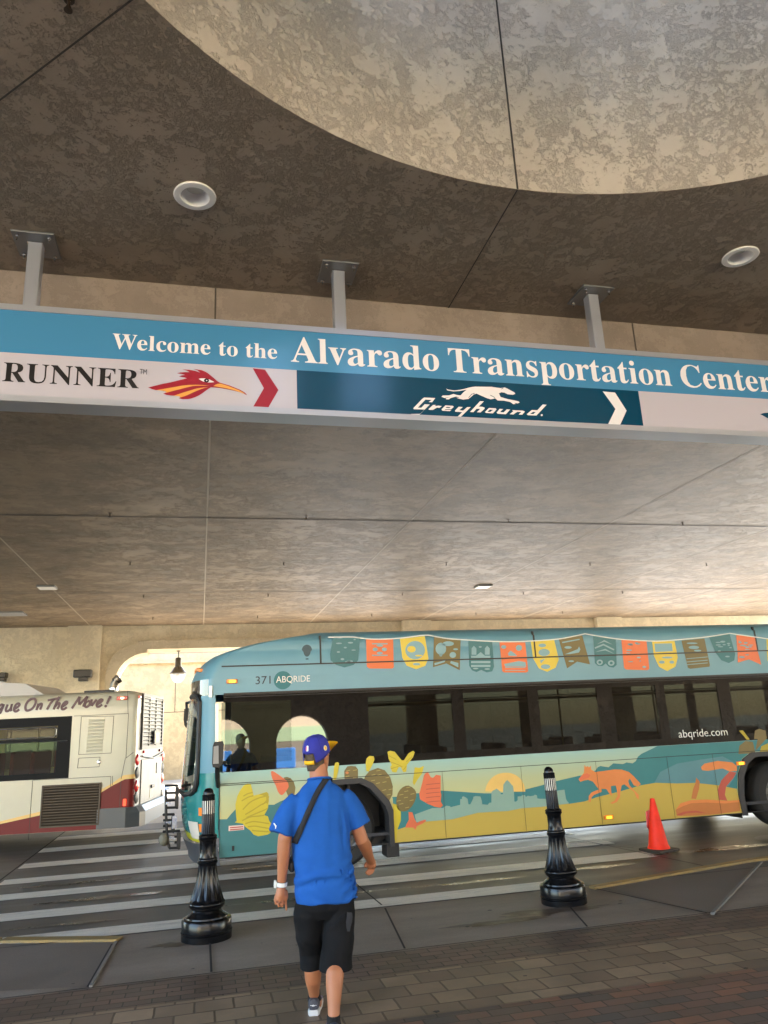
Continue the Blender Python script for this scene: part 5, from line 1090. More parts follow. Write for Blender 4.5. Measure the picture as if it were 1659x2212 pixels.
a = q2((1450, 1250)); b = MB(); b.box((.018, a.y-.02, a.z-.08), (.03, a.y+.02, a.z+.12)); a = q2((1410, 1408)); b.box((.018, a.y-.12, a.z-.03), (.045, a.y+.12, a.z+.03), bev=.008); b.build('latch', BLK, rbus, world=False)
a = q2((1402, 1475)); b = MB(); b.box((.019, a.y-.15, a.z-.08), (.024, a.y+.15, a.z+.08)); b.build('number_plate', mat('plate_white', S(205, 200, 170), .5), rbus, world=False)
for (x, y), m_, e in (((1277, 1165), REDL, 1), ((1274, 1285), MATS['dark_grey_plastic'], 0), ((1266, 1410), REDL, 1), ((1260, 1520), MATS['dark_grey_plastic'], 0), ((1527, 1130), REDL, 1), ((1522, 1235), MATS['dark_grey_plastic'], 0), ((1519, 1330), REDL, 1), ((1516, 1480), MATS['dark_grey_plastic'], 0)):
    a = q2((x, y)); yy = .16 if x < 1400 else RBW-.13
    b = MB(); b.lathe([(.105, -.012), (.10, .02), (.07, .035), (.01, .045)], 20, M=Matrix.Translation((.0, yy, a.z)) @ Matrix.Rotation(R(90), 4, 'Y'), cap=(False, True)); o = b.build('tail_light', m_, rbus, world=False, smooth=True)
    if e:
        b = MB(); b.lathe([(.06, .036), (.03, .046), (.004, .048)], 16, M=Matrix.Translation((.0, yy, a.z)) @ Matrix.Rotation(R(90), 4, 'Y'), cap=(False, True)); b.build('bulb', REDLIT, o, world=False)
for p in ((1286, 550), (1400, 546), (1416, 546), (1432, 547), (1340, 1090), (1488, 1075)):
    a = q2(p); b = MB(); yy = max(.14, min(RBW-.15, a.y)); zz = min(a.z, RT-.11); b.box((-.02, yy-.05, zz-.025), (.03, yy+.05, zz+.025), bev=.008); b.build('marker_lamp', REDL, rbus, world=False)
# bumper, exhaust, roof pod, wheels
zb0 = rs(*zR((1115, 1800)), 0).z; zb1 = rs(*zR((1120, 1622)), 0).z
b = MB(); pr_ = [(-.62, -.03), (-.12, -.05), (.10, .06), (.16, .25), (.16, RBW-.25), (.10, RBW-.06), (-.12, RBW+.05), (-.5, RBW+.03), (-.5, RBW-.05), (-.05, RBW-.1), (-.05, .1), (-.62, .05)]
b.rings([[(x, y, zb0+(zb1-zb0)*t) for x, y in pr_] for t in (0, .75)] + [[(x-(.07 if x > -.1 else 0), y, zb1+.02) for x, y in pr_]]); b.build('rear_bumper', mat('bumper_grey', (.085, .09, .095, 1), .35), rbus, world=False)
pe = [rs(*zR(p), -.55) for p in ((1056, 545), (1060, 500), (1068, 460), (1085, 425), (1112, 405))]
b = MB(); b.tube(pe, [.074, .072, .075, .08, .088], 20, cap=(True, False)); pe2 = [p.copy() for p in pe]; ex_ = b.build('exhaust_pipe', mat('heated_steel', (.26, .22, .17, 1), .42, .9), rbus, world=False, smooth=True)
dirp = (pe[-1]-pe[-2]).normalized(); b = MB(); b.tube([pe[-1]-dirp*.10, pe[-1]+dirp*.004], [.076, .0855], 20); b.build('pipe_mouth', BLK, ex_, world=False)
b = MB(); b.tube([pe[0]+Vector((0, 0, .04)), pe[0]+Vector((0, 0, .10))], .082, 20); b.build('pipe_clamp', CHR, ex_, world=False)
p0 = [rs(*zR(p), -.35) for p in ((-700, 470), (-500, 430), (0, 432), (60, 446), (240, 455), (350, 520), (412, 556), (412, 640), (-700, 660))]
b = MB(); b.prism([(p.x, p.y, max(p.z, RT)) for p in p0], (0, 1.8, 0)); b.build('roof_pod', mat('roof_pod_plastic', S(188, 184, 180), .4), rbus, world=False)
b = MB(); p = rs(*zR((950, 528)), -.4); b.box((p.x-.3, .3, RT+.0), (p.x+.25, .8, RT+.055), bev=.01); b.build('roof_hatch', BLK, rbus, world=False)
b = MB(); b.box((L0, .4, .2), (-3.0, RBW-.4, .34)); b.box((-2.6, .7, .26), (-.6, RBW-.5, .5)); b.build('underbody', BLK, rbus, world=False)
for x in (-3.55, -10.2):
    for y, s_ in ((.16, -1), (RBW-.16, 1)): wheel(rbus, x, y, .48, .28, s_, world=False)

# ------------------------------------------------------------------ hanging sign
YS, YSB = 6.2, 6.42
ALU = mat('sign_aluminium', (.42, .45, .52, 1), .36, .6)
PLATE = mat('mount_plate_metal', (.22, .23, .25, 1), .4, .7)
SBLUE = mat('sign_blue', S(66, 132, 176), .16, coat=.2); SWHITE = mat('sign_white', S(184, 182, 194), .18, coat=.15); SNAVY = mat('sign_navy', S(0, 62, 90), .16, coat=.15)
SLET = mat('sign_letter_white', S(228, 228, 232), .3); SBLACK = mat('sign_letter_black', S(14, 14, 18), .35); SRED = mat('sign_red', S(150, 14, 34), .3); SGOLD = mat('sign_gold', S(222, 160, 72), .35)
sign = thing('hanging_sign', 'long overhead welcome sign with blue band above white and navy panels, on grey posts', 'sign', (2.5, 6.31, 4.53))
def sy(x, y, off=0): return PY(x, y, YS-off)
ZT, ZBB, ZWB, ZB = 5.415, 4.965, 4.585, 4.53; XL, XR = -4.2, 9.2
ZBT = 5.36
b = MB(); b.box((XL, YS+.012, ZB), (XR, YSB, ZT)); b.box((XL, YS-.008, ZBT), (XR, YS+.012, ZT)); b.box((XL, YS-.008, ZB), (XR, YS+.012, ZWB)); b.box((XL, YS-.008, ZWB), (XL+.05, YS+.012, ZBT)); b.box((XR-.05, YS-.008, ZWB), (XR, YS+.012, ZBT)); b.build('cabinet', ALU, sign)
xn0, xn1 = sy(641.5, 845).x, sy(1384, 880).x
def pan(name, x0, x1, z0, z1, m): 
    b = MB(); b.face([(x, YS, z) for x, z in ((x0, z0), (x1, z0), (x1, z1), (x0, z1))]); return b.build(name, m, sign)
pan('blue_band', XL+.05, XR-.05, ZBB, ZBT, SBLUE); pan('white_panel', XL+.05, xn0, ZWB, ZBB, SWHITE); pan('navy_panel', xn0, xn1, ZWB, ZBB, SNAVY); pan('white_panel', xn1, XR-.05, ZWB, ZBB, SWHITE)
def serif(words, m, name, yo=.003):
    b = MB()
    for w, p0, p1, hs in words:
        bm_ = serif_bm(w); a, c = sy(*p0, yo), sy(*p1, yo); z = (a.z+c.z)/2
        place_text(b, bm_, (a.x, a.y, a.z), (c.x, c.y, c.z), (0, 0, 1), height=hs)
    return b.build(name, m, sign, weld=False)
def hs(word, p0, p1, k=1.0):
    adv = sum(SERIF[c][0] if c != ' ' else 150 for c in word)/1000; return (sy(*p1)-sy(*p0)).length/adv*k
wz = zm(219.4, 713.2, .28108); sx_ = zm(0, 603.5, .5); sr_ = zm(829.5, 603.5, .5); sl3 = zm(1481.3, 740.6, .10714)
W1 = [('Welcome', wz((80, 140)), wz((836, 190)), None), ('to', wz((900, 195)), wz((1046, 206)), None), ('the', wz((1108, 212)), wz((1350, 226)), None)]
W2 = [('Alvarado', (628.5, 780.5), (949.5, 799.5), None), ('Transportation', (971, 806), (1453, 836.5), None), ('Center', (1474.5, 837.5), (1671, 849), None)]
def fit(L_, zref, H):
    """one baseline, one letter height for a run of words"""
    out = []
    for w, p0, p1, _ in L_: out.append((w, sy(*p0, .003).x, sy(*p1, .003).x, H))
    b = MB()
    for w, xa, xc, H in out: place_text(b, serif_bm(w), (xa, YS-.003, zref), (xc, YS-.003, zref), (0, 0, 1), height=H)
    return b
print('baselines', [round(sy(*p).z, 3) for w, p, q, _ in W1+W2], [round(sy(*q).z, 3) for w, p, q, _ in W1+W2], [round(hs(w, p, q), 3) for w, p, q, _ in W1+W2])
fit(W1, 5.062, .315).build('lettering', SLET, sign, weld=False); fit(W2, 5.045, .55).build('lettering', SLET, sign, weld=False)
b = MB(); place_text(b, serif_bm('RUNNER'), (sy(5, 823).x, YS-.003, 4.702), (sy(300, 838).x, YS-.003, 4.702), (0, 0, 1), height=.374)
place_text(b, serif_bm('RAIL'), (sy(5, 823).x-1.08, YS-.003, 4.702), (sy(5, 823).x-.22, YS-.003, 4.702), (0, 0, 1), height=.374) if 'I' in SERIF else None
b.build('lettering', SBLACK, sign, weld=False); b = MB(); place_text(b, text_bm('TM'), sy(301.5, 808, .003), sy(317, 809, .003), (0, 0, 1), height=.05/.7)
b.build('trade_mark', SBLACK, sign, weld=False)
zBd = zm(307.2, 779, .1455)
def sart(b, P, off, curve=0): b.poly([[sy(*p, off) for p in (cspline(P, curve) if curve else P)]])
b = MB()
b.m(0); sart(b, T(zBd, [(88, 398), (200, 370), (300, 345), (420, 322), (550, 290), (620, 272), (665, 262), (630, 250), (545, 237), (590, 218), (640, 212), (580, 198), (515, 188), (560, 176), (640, 170), (705, 170), (660, 148), (595, 130), (700, 135), (790, 152), (862, 178), (820, 145), (760, 123), (880, 140), (940, 165), (980, 190), (1060, 255), (1110, 300), (1150, 325), (1300, 370), (1450, 430), (1510, 465), (1540, 490), (1555, 513), (1510, 492), (1450, 468), (1300, 432), (1150, 405), (1020, 395), (960, 435), (900, 480), (840, 518), (780, 545), (720, 564), (680, 571), (600, 573), (540, 558), (575, 545), (555, 530), (500, 520), (430, 518), (360, 508), (310, 490), (370, 470), (340, 455), (260, 440), (200, 437), (150, 425), (120, 412)]), .003)
b.m(1); sart(b, T(zBd, [(215, 437), (400, 405), (600, 370), (700, 361), (800, 358), (900, 362), (1000, 373), (900, 372), (820, 372), (750, 378), (660, 398), (560, 425), (460, 450), (360, 476), (357, 460), (320, 448)]), .0045)
sart(b, T(zBd, [(470, 520), (620, 470), (720, 440), (800, 415), (900, 400), (985, 393), (930, 404), (880, 420), (820, 445), (760, 470), (700, 498), (640, 525), (565, 548), (557, 530)]), .0045)
sart(b, T(zBd, [(1055, 378), (1085, 358), (1120, 345), (1170, 342), (1300, 385), (1440, 440), (1500, 472), (1530, 495), (1400, 450), (1330, 430), (1250, 412), (1150, 394)]), .0045)
b.m(2); sart(b, T(zBd, [(838, 270), (870, 264), (920, 263), (960, 269), (1000, 280), (1040, 300), (1072, 318), (1030, 324), (980, 325), (930, 318), (890, 304)]), .0045)
b.m(3); sart(b, T(zBd, [(955+38*math.cos(2*math.pi*i/18), 295+30*math.sin(2*math.pi*i/18)) for i in range(18)]), .006)
b.m(2); sart(b, T(zBd, [(957+10*math.cos(2*math.pi*i/12), 295+9*math.sin(2*math.pi*i/12)) for i in range(12)]), .0075)
b.build('bird_emblem', [SRED, SGOLD, SLET, SBLACK], sign, weld=False)
b = MB(); sart(b, T(sx_, [(1092, 384), (1145, 390), (1203, 478), (1158, 556), (1092, 553), (1140, 470)]), .003); b.build('chevron', SRED, sign)
b = MB(); sart(b, T(sr_, [(945, 484), (998, 489), (1048, 567), (1016, 638), (964, 634), (1000, 560)]), .003); b.build('chevron', SLET, sign)
b = MB(); sart(b, [(1642, 894.6), (1650, 892.2), (1680, 889), (1720, 889), (1720, 925), (1672, 911)], .003); b.build('arrow', SNAVY, sign)
zG = zm(877.8, 822.9, .1918); GP = lambda P: [sy(*zG(p), .003) for p in P]
b = MB()
for P, H in (([(325, 193), (260, 189), (200, 187), (180, 200), (80, 305), (78, 314), (88, 319), (205, 322), (160, 366), (150, 371), (52, 372), (47, 385), (120, 388), (150, 378), (265, 265), (205, 262), (168, 302), (130, 300), (215, 210), (285, 214), (250, 238), (290, 240)], None),
             ([(262, 326), (247, 320), (300, 270), (330, 270), (325, 283), (360, 278), (400, 283), (375, 303), (345, 300), (300, 326)], None),
             ([(440, 275), (520, 280), (533, 288), (527, 300), (505, 318), (440, 320), (430, 328), (508, 325), (490, 340), (410, 336), (397, 328), (400, 315)], [(455, 293), (500, 296), (485, 306), (440, 304)]),
             ([(590, 290), (635, 294), (597, 330), (640, 333), (685, 295), (725, 295), (610, 408), (590, 413), (520, 410), (527, 400), (580, 400), (627, 352), (550, 346), (548, 333)], None),
             ([(830, 228), (873, 230), (815, 288), (860, 292), (882, 302), (880, 314), (835, 355), (795, 352), (832, 314), (790, 314), (755, 352), (717, 349)], None),
             ([(930, 304), (1005, 308), (1016, 320), (975, 365), (895, 360), (885, 350)], [(940, 323), (975, 326), (945, 350), (913, 347)]),
             ([(1050, 314), (1090, 317), (1055, 351), (1095, 354), (1130, 320), (1170, 322), (1120, 375), (1030, 369), (1015, 357)], None),
             ([(1190, 328), (1230, 331), (1310, 334), (1335, 345), (1305, 380), (1265, 378), (1295, 350), (1250, 347), (1205, 378), (1163, 374), (1205, 341)], None),
             ([(1535, 265), (1580, 268), (1465, 390), (1370, 386), (1355, 375), (1412, 328), (1475, 330)], [(1427, 348), (1457, 350), (1430, 373), (1393, 370)]),
             ([(1525+12*math.cos(2*math.pi*i/16), 385+11*math.sin(2*math.pi*i/16)) for i in range(16)], None)):
    b.poly([GP(P)] + ([GP(H)] if H else []))
b.build('script_lettering', SLET, sign, weld=False)
b = MB()
b.m(0); sart(b, T(zG, [(450, 86), (470, 97), (540, 107), (610, 99), (660, 88), (700, 77), (740, 68), (780, 64), (900, 66), (960, 66), (1000, 73), (1060, 80), (1085, 77), (1110, 73), (1150, 93), (1215, 128), (1227, 145), (1200, 156), (1140, 150), (1105, 132), (1070, 127), (1042, 140), (1062, 180), (1110, 196), (1160, 208), (1260, 228), (1277, 242), (1255, 253), (1215, 246), (1232, 258), (1205, 262), (1170, 237), (1100, 222), (1030, 220), (1000, 197), (950, 207), (910, 195), (880, 182), (790, 142), (760, 152), (730, 178), (700, 202), (640, 210), (580, 197), (555, 177), (500, 192), (480, 207), (450, 207), (443, 195), (500, 179), (430, 192), (395, 178), (410, 164), (480, 163), (530, 147), (570, 158), (610, 163), (640, 130), (680, 98), (600, 113), (530, 118), (460, 106)]), .003)
b.m(1)
for P in ([(1070, 92), (1085, 82), (1092, 92)], [(945, 160), (985, 180), (1000, 196)], [(700, 190), (735, 150), (770, 138)], [(555, 177), (590, 190)]): strokes(b, [sy(*zG(p), .0045) for p in P], .008, (0, -1, 0))
b.build('running_dog_emblem', [SLET, mat('emblem_grey', S(110, 124, 136), .4)], sign, weld=False)
for i, x in enumerate((-1.49, 1.22, 3.92, 6.6)):
    b = MB(); b.box((x-.058, 6.31-.058, ZT-.002), (x+.058, 6.31+.058, HS-.02), bev=.012); p = b.build('post', ALU, sign)
    b = MB(); b.box((x-.175, 6.31-.185, HS-.020), (x+.175, 6.31+.185, HS-.001), bev=.003); q = b.build('base_plate', PLATE, p)
    for sx2 in (-1, 1):
        for sy2 in (-1, 1):
            b = MB(); b.lathe([(.016, 0), (.016, -.012), (.008, -.013), (.008, -.05), (.001, -.052)], 8, (x+sx2*.13, 6.31+sy2*.14, HS-.02)); b.build('bolt', CHR, q, smooth=True)
    b = MB(); b.box((x-.066, 6.31-.066, HS-.032), (x+.066, 6.31+.066, HS-.0201)); b.build('weld_bead', CHR, q)

# ------------------------------------------------------------------ ceiling fittings
TRIM = mat('white_trim', (.90, .89, .87, 1), .4); LENS = mat('lamp_diffuser', (.60, .60, .56, 1), .5)
def downlight(x, y, label):
    t = thing('recessed_light', label, 'ceiling light', (x, y, HS), 0, 'recessed lights in the soffit')
    b = MB(); b.lathe([(.17, -.001), (.172, -.010), (.165, -.016), (.118, -.018), (.112, -.012)], 36, cap=(False, False)); b.build('trim_ring', TRIM, t, world=False, smooth=True)
    b = MB(); b.lathe([(.114, -.014), (.105, 0.012), (.085, .05), (.07, .07)], 36, cap=(False, False)); b.build('baffle', TRIM, t, world=False, smooth=True)
    b = MB(); b.lathe([(.072, .068), (.001, .069)], 24, cap=(False, True)); b.build('diffuser', LENS, t, world=False)
    b = MB(); b.lathe([(.118, -.001), (.118, .1)], 24, cap=(False, True)); b.build('can', TRIM, t, world=False)
    return t
downlight(-.12, 5.43, 'round recessed light to the left of the drum, above the word Welcome')
downlight(5.07, 5.43, 'round recessed light near the right picture edge, beyond the third sign post')
# the light wells need openings in the soffit sheet: cut them
sof = bpy.data.objects['soffit']; bm = bmesh.new(); bm.from_mesh(sof.data); bm.free()
def sprinkler(x, y, z, label):
    t = thing('fire_sprinkler', label, 'sprinkler', (x, y, z), 0, 'fire sprinklers under the ceiling')
    b = MB(); b.lathe([(.045, -.001), (.04, -.012), (.014, -.014)], 14, cap=(False, False)); b.lathe([(.013, -.012), (.013, -.07), (.02, -.071), (.02, -.085), (.006, -.088)], 10); b.build('body', mat('sprinkler_brass', (.08, .06, .045, 1), .4, .8), t, world=False)
    b = MB(); b.lathe([(.034, -.105), (.034, -.109), (.002, -.112)], 14); b.tube([(.015, 0, -.085), (.022, 0, -.097), (.003, 0, -.107)], .004, 6); b.tube([(-.015, 0, -.085), (-.022, 0, -.097), (-.003, 0, -.107)], .004, 6); b.build('deflector', MATS['sprinkler_brass'], t, world=False)
    return t
rowt = {13.15: 'in the nearest row', 17.1: 'in the second row', 21.35: 'in the third row', 25.6: 'in the farthest row'}
colt = {-1.57: 'over the gap between both buses', 1.8: 'over the front wheel of the teal bus', 5.73: 'over the middle of the teal bus', 9.57: 'over the rear wheel of the teal bus', 12.96: 'beyond the teal bus rear wheel'}
s0 = None
for y, rl in rowt.items():
    for x, cl in colt.items():
        if x > 12 and y < 15: continue
        lb = 'sprinkler head %s, %s' % (rl, cl)
        if s0 is None: s0 = sprinkler(x, y, HC, lb); s0.scale = (.75, .75, .75)
        else:
            c = copy_tree(s0); c.location = (x, y, HC); c['label'] = lb
sp_ = copy_tree(s0); sp_.location = (-.84, 3.80, HS); sp_['label'] = 'sprinkler head beside the drum at the upper left edge of the soffit'
def panel_light(x, y, label):
    t = thing('ceiling_panel_light', label, 'ceiling light', (x, y, HC), 0, 'square lights on the far ceiling')
    b = MB(); b.box((-.34, -.34, -.07), (.34, .34, -.001), bev=.01); b.build('housing', mat('housing_grey', (.25, .25, .25, 1), .5), t, world=False)
    b = MB(); b.box((-.31, -.31, -.082), (.31, .31, -.0702)); b.build('diffuser', mat('panel_diffuser', (.78, .78, .75, 1), .4), t, world=False)
    return t
p0 = panel_light(-3.78, 20.0, 'white square ceiling light over the maroon and cream bus'); p0.scale = (.62, .62, .7)
for x, y, l in ((7.84, 20.2, 'pale square ceiling light above the roof of the teal bus'),): 
    c = copy_tree(p0); c.location = (x, y, HC); c['label'] = l
t = thing('ceiling_hatch', 'flat grey rectangular panel on the ceiling at the far left', 'ceiling panel', (-6.15, 24.3, HC)); b = MB(); b.box((-1.0, -.35, -.05), (1.0, .35, -.001), bev=.01); b.build('panel', MATS['housing_grey'], t, world=False)
# pendant street lamp under the portal
def milk(name):
    m = bpy.data.materials.new(name); m.use_nodes = True; nt = m.node_tree; N = nt.nodes; L = nt.links; N.remove(N['Principled BSDF'])
    t = N.new('ShaderNodeBsdfTransparent'); d = N.new('ShaderNodeBsdfTranslucent'); d.inputs[0].default_value = (.95, .95, .95, 1); g = N.new('ShaderNodeBsdfGlossy'); g.inputs['Roughness'].default_value = .05
    a = N.new('ShaderNodeMixShader'); a.inputs[0].default_value = .45; L.new(t.outputs[0], a.inputs[1]); L.new(d.outputs[0], a.inputs[2])
    c = N.new('ShaderNodeMixShader'); c.inputs[0].default_value = .10; L.new(a.outputs[0], c.inputs[1]); L.new(g.outputs[0], c.inputs[2]); L.new(c.outputs[0], N['Material Output'].inputs[0])
    return m
yl = YW+.6; pc = PY(385, 1440, yl); top = PY(385, 1409, yl).z
def lz(y): return PY(385, y, yl).z
lamp = thing('pendant_lamp', 'dark bell-shaped pendant lamp with clear glass bowl hanging in the portal', 'lamp', (pc.x, yl, 4.715))
b = MB(); z0 = 4.715; b.lathe([(.07, -.001), (.06, -.03), (.02, -.04)], 16, cap=(False, True)); b.tube([(0, 0, -.03), (0, 0, lz(1421)-z0)], .018, 8); b.build('stem', mat('lamp_bronze', (.07, .06, .045, 1), .45, .6), lamp, world=False)
b = MB(); k = 1.0; b.lathe([(.02, lz(1420)-z0), (.09, lz(1421)-z0), (.105, lz(1424)-z0), (.11, lz(1440)-z0), (.15, lz(1442)-z0), (.19, lz(1446)-z0), (.24, lz(1451)-z0), (.30, lz(1454)-z0), (.285, lz(1455.5)-z0)], 28, cap=(True, False)); b.build('shade', MATS['lamp_bronze'], lamp, world=False, smooth=True)
b = MB(); b.lathe([(.275, lz(1455)-z0), (.255, lz(1461)-z0), (.20, lz(1468)-z0), (.12, lz(1473.5)-z0), (.01, lz(1475.5)-z0)], 28, cap=(False, True)); b.build('glass_bowl', milk('lamp_glass'), lamp, world=False, smooth=True)
b = MB(); b.ball((0, 0, lz(1460)-z0), (.05, .05, .09)); b.build('bulb', TRIM, lamp, world=False)
b = MB()
for i in range(14):
    a = 2*math.pi*i/14; b.tube([(.27*math.cos(a), .27*math.sin(a), lz(1456)-z0), (.20*math.cos(a), .20*math.sin(a), lz(1467)-z0)], .008, 4)
b.build('glass_ribs', mat('rib_white', (.8, .8, .78, 1), .2), lamp, world=False)
# wall fittings over the maroon bus
z5b = zm(0, 1261.8, .2728)
def wallbox(P, S_, y, name, label):
    pts = [PY(*z5b(p), y) for p in P]; xs_ = [p.x for p in pts]; zs_ = [p.z for p in pts]
    t = thing(name, label, 'wall light', ((min(xs_)+max(xs_))/2, y+.3, (min(zs_)+max(zs_))/2))
    b = MB(); b.box((min(xs_), y, min(zs_)), (max(xs_), y+.34, max(zs_)), bev=.03); b.box((min(xs_)+.03, y-.012, min(zs_)+.03), (max(xs_)-.03, y-.0005, max(zs_)-.06)); b.build('housing', mat('black_fitting', (.012, .012, .013, 1), .35), t)
    q = [PY(*z5b(p), y+.1) for p in S_]; b = MB(); b.box((min(p.x for p in q), y+.08, min(p.z for p in q)), (max(p.x for p in q), y+.38, max(p.z for p in q)), bev=.02); b.build('bracket', MATS['black_fitting'], t)
    return t
wallbox([(580, 678), (720, 735)], [(620, 730), (690, 766)], YW-.64, 'wall_floodlight', 'black box light on the pier, above the roof of the maroon bus')
wallbox([(-80, 700), (44, 742)], [(-40, 742), (36, 768)], YW-.55, 'wall_floodlight', 'black box light cut by the left picture edge, on the wall behind the maroon bus')

# ------------------------------------------------------------------ bollards and cone
IRON = mat('gloss_black_iron', (.004, .004, .005, 1), .22, spec=.32, var=.3, vscale=8)
REFL = mat('reflective_band', (.62, .60, .56, 1), .35, .3)
def bollard(x, y, label, lean=0):
    t = thing('bollard', label, 'bollard', (x, y, .004), 0, 'black cast iron bollards at the crossing')
    b = MB(); b.lathe([(.232, 0), (.232, .055), (.226, .06), (.236, .066), (.236, .072), (.23, .078), (.23, .165), (.222, .178), (.195, .184), (.192, .196), (.178, .205), (.150, .222), (.138, .236), (.132, .25)], 48, cap=(False, False)); b.build('base', IRON, t, world=False, smooth=True)
    b = MB(); b.lathe([(.132, .248), (.150, .262), (.166, .278), (.168, .29), (.158, .296), (.168, .302), (.166, .314), (.158, .32, .02), (.150, .345, .08), (.132, .40, .14), (.113, .46, .16), (.099, .52, .16), (.090, .58, .14), (.086, .625, .04), (.086, .64), (.096, .65), (.096, .662), (.088, .667), (.093, .674), (.090, .69), (.080, .70)], 96, cap=(False, False), flute=12); b.build('flared_body', IRON, t, world=False, smooth=True, ang=50)
    b = MB(); b.lathe([(.080, .70), (.078, .715, .02), (.076, .75, .16), (.078, .80, .20), (.077, .835, .14), (.080, .85), (.086, .858), (.088, .868), (.082, .873), (.087, .88), (.086, .892), (.074, .90)], 96, cap=(False, False), flute=6); b.build('collar', IRON, t, world=False, smooth=True, ang=50)
    b = MB(); b.lathe([(.074, .895), (.066, .905, 0), (.064, .91, .10), (.060, 1.255, .10), (.060, 1.262, 0), (.052, 1.266)], 144, cap=(False, False), flute=18); sh = b.build('shaft', IRON, t, world=False, smooth=True, ang=50)
    b = MB()
    for i in range(18):
        a = 2*math.pi*i/18; r = .0622
        for s_ in (1,):
            u = Vector((-math.sin(a), math.cos(a), 0))*.0052; c = Vector((r*math.cos(a), r*math.sin(a), 0))
            b.face((c-u+Vector((0, 0, 1.09)), c+u+Vector((0, 0, 1.09)), c+u+Vector((0, 0, 1.21)), c-u+Vector((0, 0, 1.21))))
    b.build('reflective_band', REFL, sh, world=False)
    b = MB(); b.lathe([(.052, 1.262), (.050, 1.268), (.050, 1.275), (.046, 1.295), (.034, 1.314), (.016, 1.324), (.001, 1.326)], 32, cap=(False, True)); b.build('dome_cap', IRON, t, world=False, smooth=True)
    return t
B1 = bollard(.09, 8.05, 'black iron bollard left of the man, in front of the teal bus front corner')
B2 = copy_tree(B1); B2.location = (3.66, 7.90, .004); B2['label'] = 'black iron bollard right of the man, beside the kerb ramp and the cone'
B2.rotation_euler = (0, R(-1.2), 0)
DIRT = groundmat('rust_stain', (.095, .066, .04, 1), (.075, .058, .045, 1), .6, 3)
CO = mat('cone_orange', S(246, 50, 22), .5, spec=.3, var=.12, vscale=7); CB = mat('cone_rubber_base', (.05, .04, .03, 1), .7)
cp = PZ(1424, 1838, 0)
cone = thing('traffic_cone', 'orange traffic cone on a dark square base, a pink sheet tucked behind it', 'cone', (cp.x, cp.y, .004), R(14))
b = MB(); b.box((-.19, -.19, 0), (.19, .19, .032), bev=.01); b.build('base', CB, cone, world=False)
b = MB(); b.lathe([(.150, .032), (.146, .05), (.135, .07), (.130, .085), (.032, .66), (.028, .672), (.018, .674), (.016, .60)], 40, cap=(False, True)); b.build('cone_body', CO, cone, world=False, smooth=True, ang=40)
b = MB(); PK = mat('pink_sheet', S(250, 150, 160), .5)
P = [(-.09, .50), (-.075, .30), (.0, .25), (.13, .24), (.17, .30), (.165, .42), (.12, .50), (.05, .52)]
b.prism([(x, .13-.12*(z-.24)+.05*math.sin(9*x), z) for x, z in P], (0, .006, 0)); b.build('pink_sheet', PK, cone, world=False)

# ------------------------------------------------------------------ man walking away
man = thing('person', 'man in blue t-shirt and black shorts walking away towards the teal bus', 'person', (.82, 5.5, .004))
zP = zm(548.6, 1563.5, .2931)
def A(x, y, Y): return PY(*zP((x, y)), Y)
SKIN = bpy.data.materials.new('skin'); SKIN.use_nodes = True
pb = SKIN.node_tree.nodes['Principled BSDF']; pb.inputs['Base Color'].default_value = S(176, 114, 78); pb.inputs['Roughness'].default_value = .5
pb.inputs['Subsurface Weight'].default_value = .12; pb.inputs['Subsurface Radius'].default_value = (.02, .008, .004)
HC_ = Vector((.800, 5.52, 1.655)); HY = R(-42)
HMx = Matrix.Translation(HC_) @ Matrix.Rotation(HY, 4, 'Z')
body = MB()
# head: skull, jaw, neck, ears, nose, brow, lips (local: +y is where he looks)
body.ell([(0, .015, -.115, .030, .035), (0, .03, -.105, .045, .05), (0, .025, -.085, .056, .066), (0, .012, -.055, .066, .082), (0, .004, -.02, .074, .092), (0, 0, .02, .078, .097), (0, -.002, .06, .075, .094), (0, -.004, .09, .062, .08), (0, -.004, .112, .038, .05), (0, -.004, .12, .015, .02)], 28, M=HMx)
for s in (-1, 1):
    body.ball(HMx @ Vector((s*.080, -.012, -.02)), (.012, .018, .030)); body.ball(HMx @ Vector((s*.077, -.008, -.042)), (.010, .012, .014))
    body.ball(HMx @ Vector((s*.030, .088, .008)), (.016, .010, .008))
body.tube([HMx @ Vector(p) for p in ((0, .092, .012), (0, .105, -.012), (0, .114, -.032), (0, .098, -.042))], [.008, .010, .014, .008], 10)
body.tube([HMx @ Vector(p) for p in ((-.024, .085, -.066), (0, .094, -.064), (.024, .085, -.066))], [.005, .009, .005], 8)
body.tube([HMx @ Vector(p) for p in ((-.04, .086, .022), (0, .096, .02), (.04, .086, .022))], [.006, .009, .006], 8)
body.tube([Vector((.808, 5.49, 1.42)), Vector((.808, 5.495, 1.50)), Vector((.804, 5.505, 1.57)), Vector((.80, 5.515, 1.63))], [.078, .066, .063, .066], 20)
# trunk
body.ell([(.83, 5.50, .74, .14, .10), (.83, 5.50, .84, .165, .115), (.825, 5.50, .95, .158, .105), (.815, 5.50, 1.08, .158, .105), (.81, 5.50, 1.22, .175, .112), (.81, 5.50, 1.33, .172, .10), (.81, 5.495, 1.395, .135, .078), (.81, 5.495, 1.445, .085, .062)], 28)
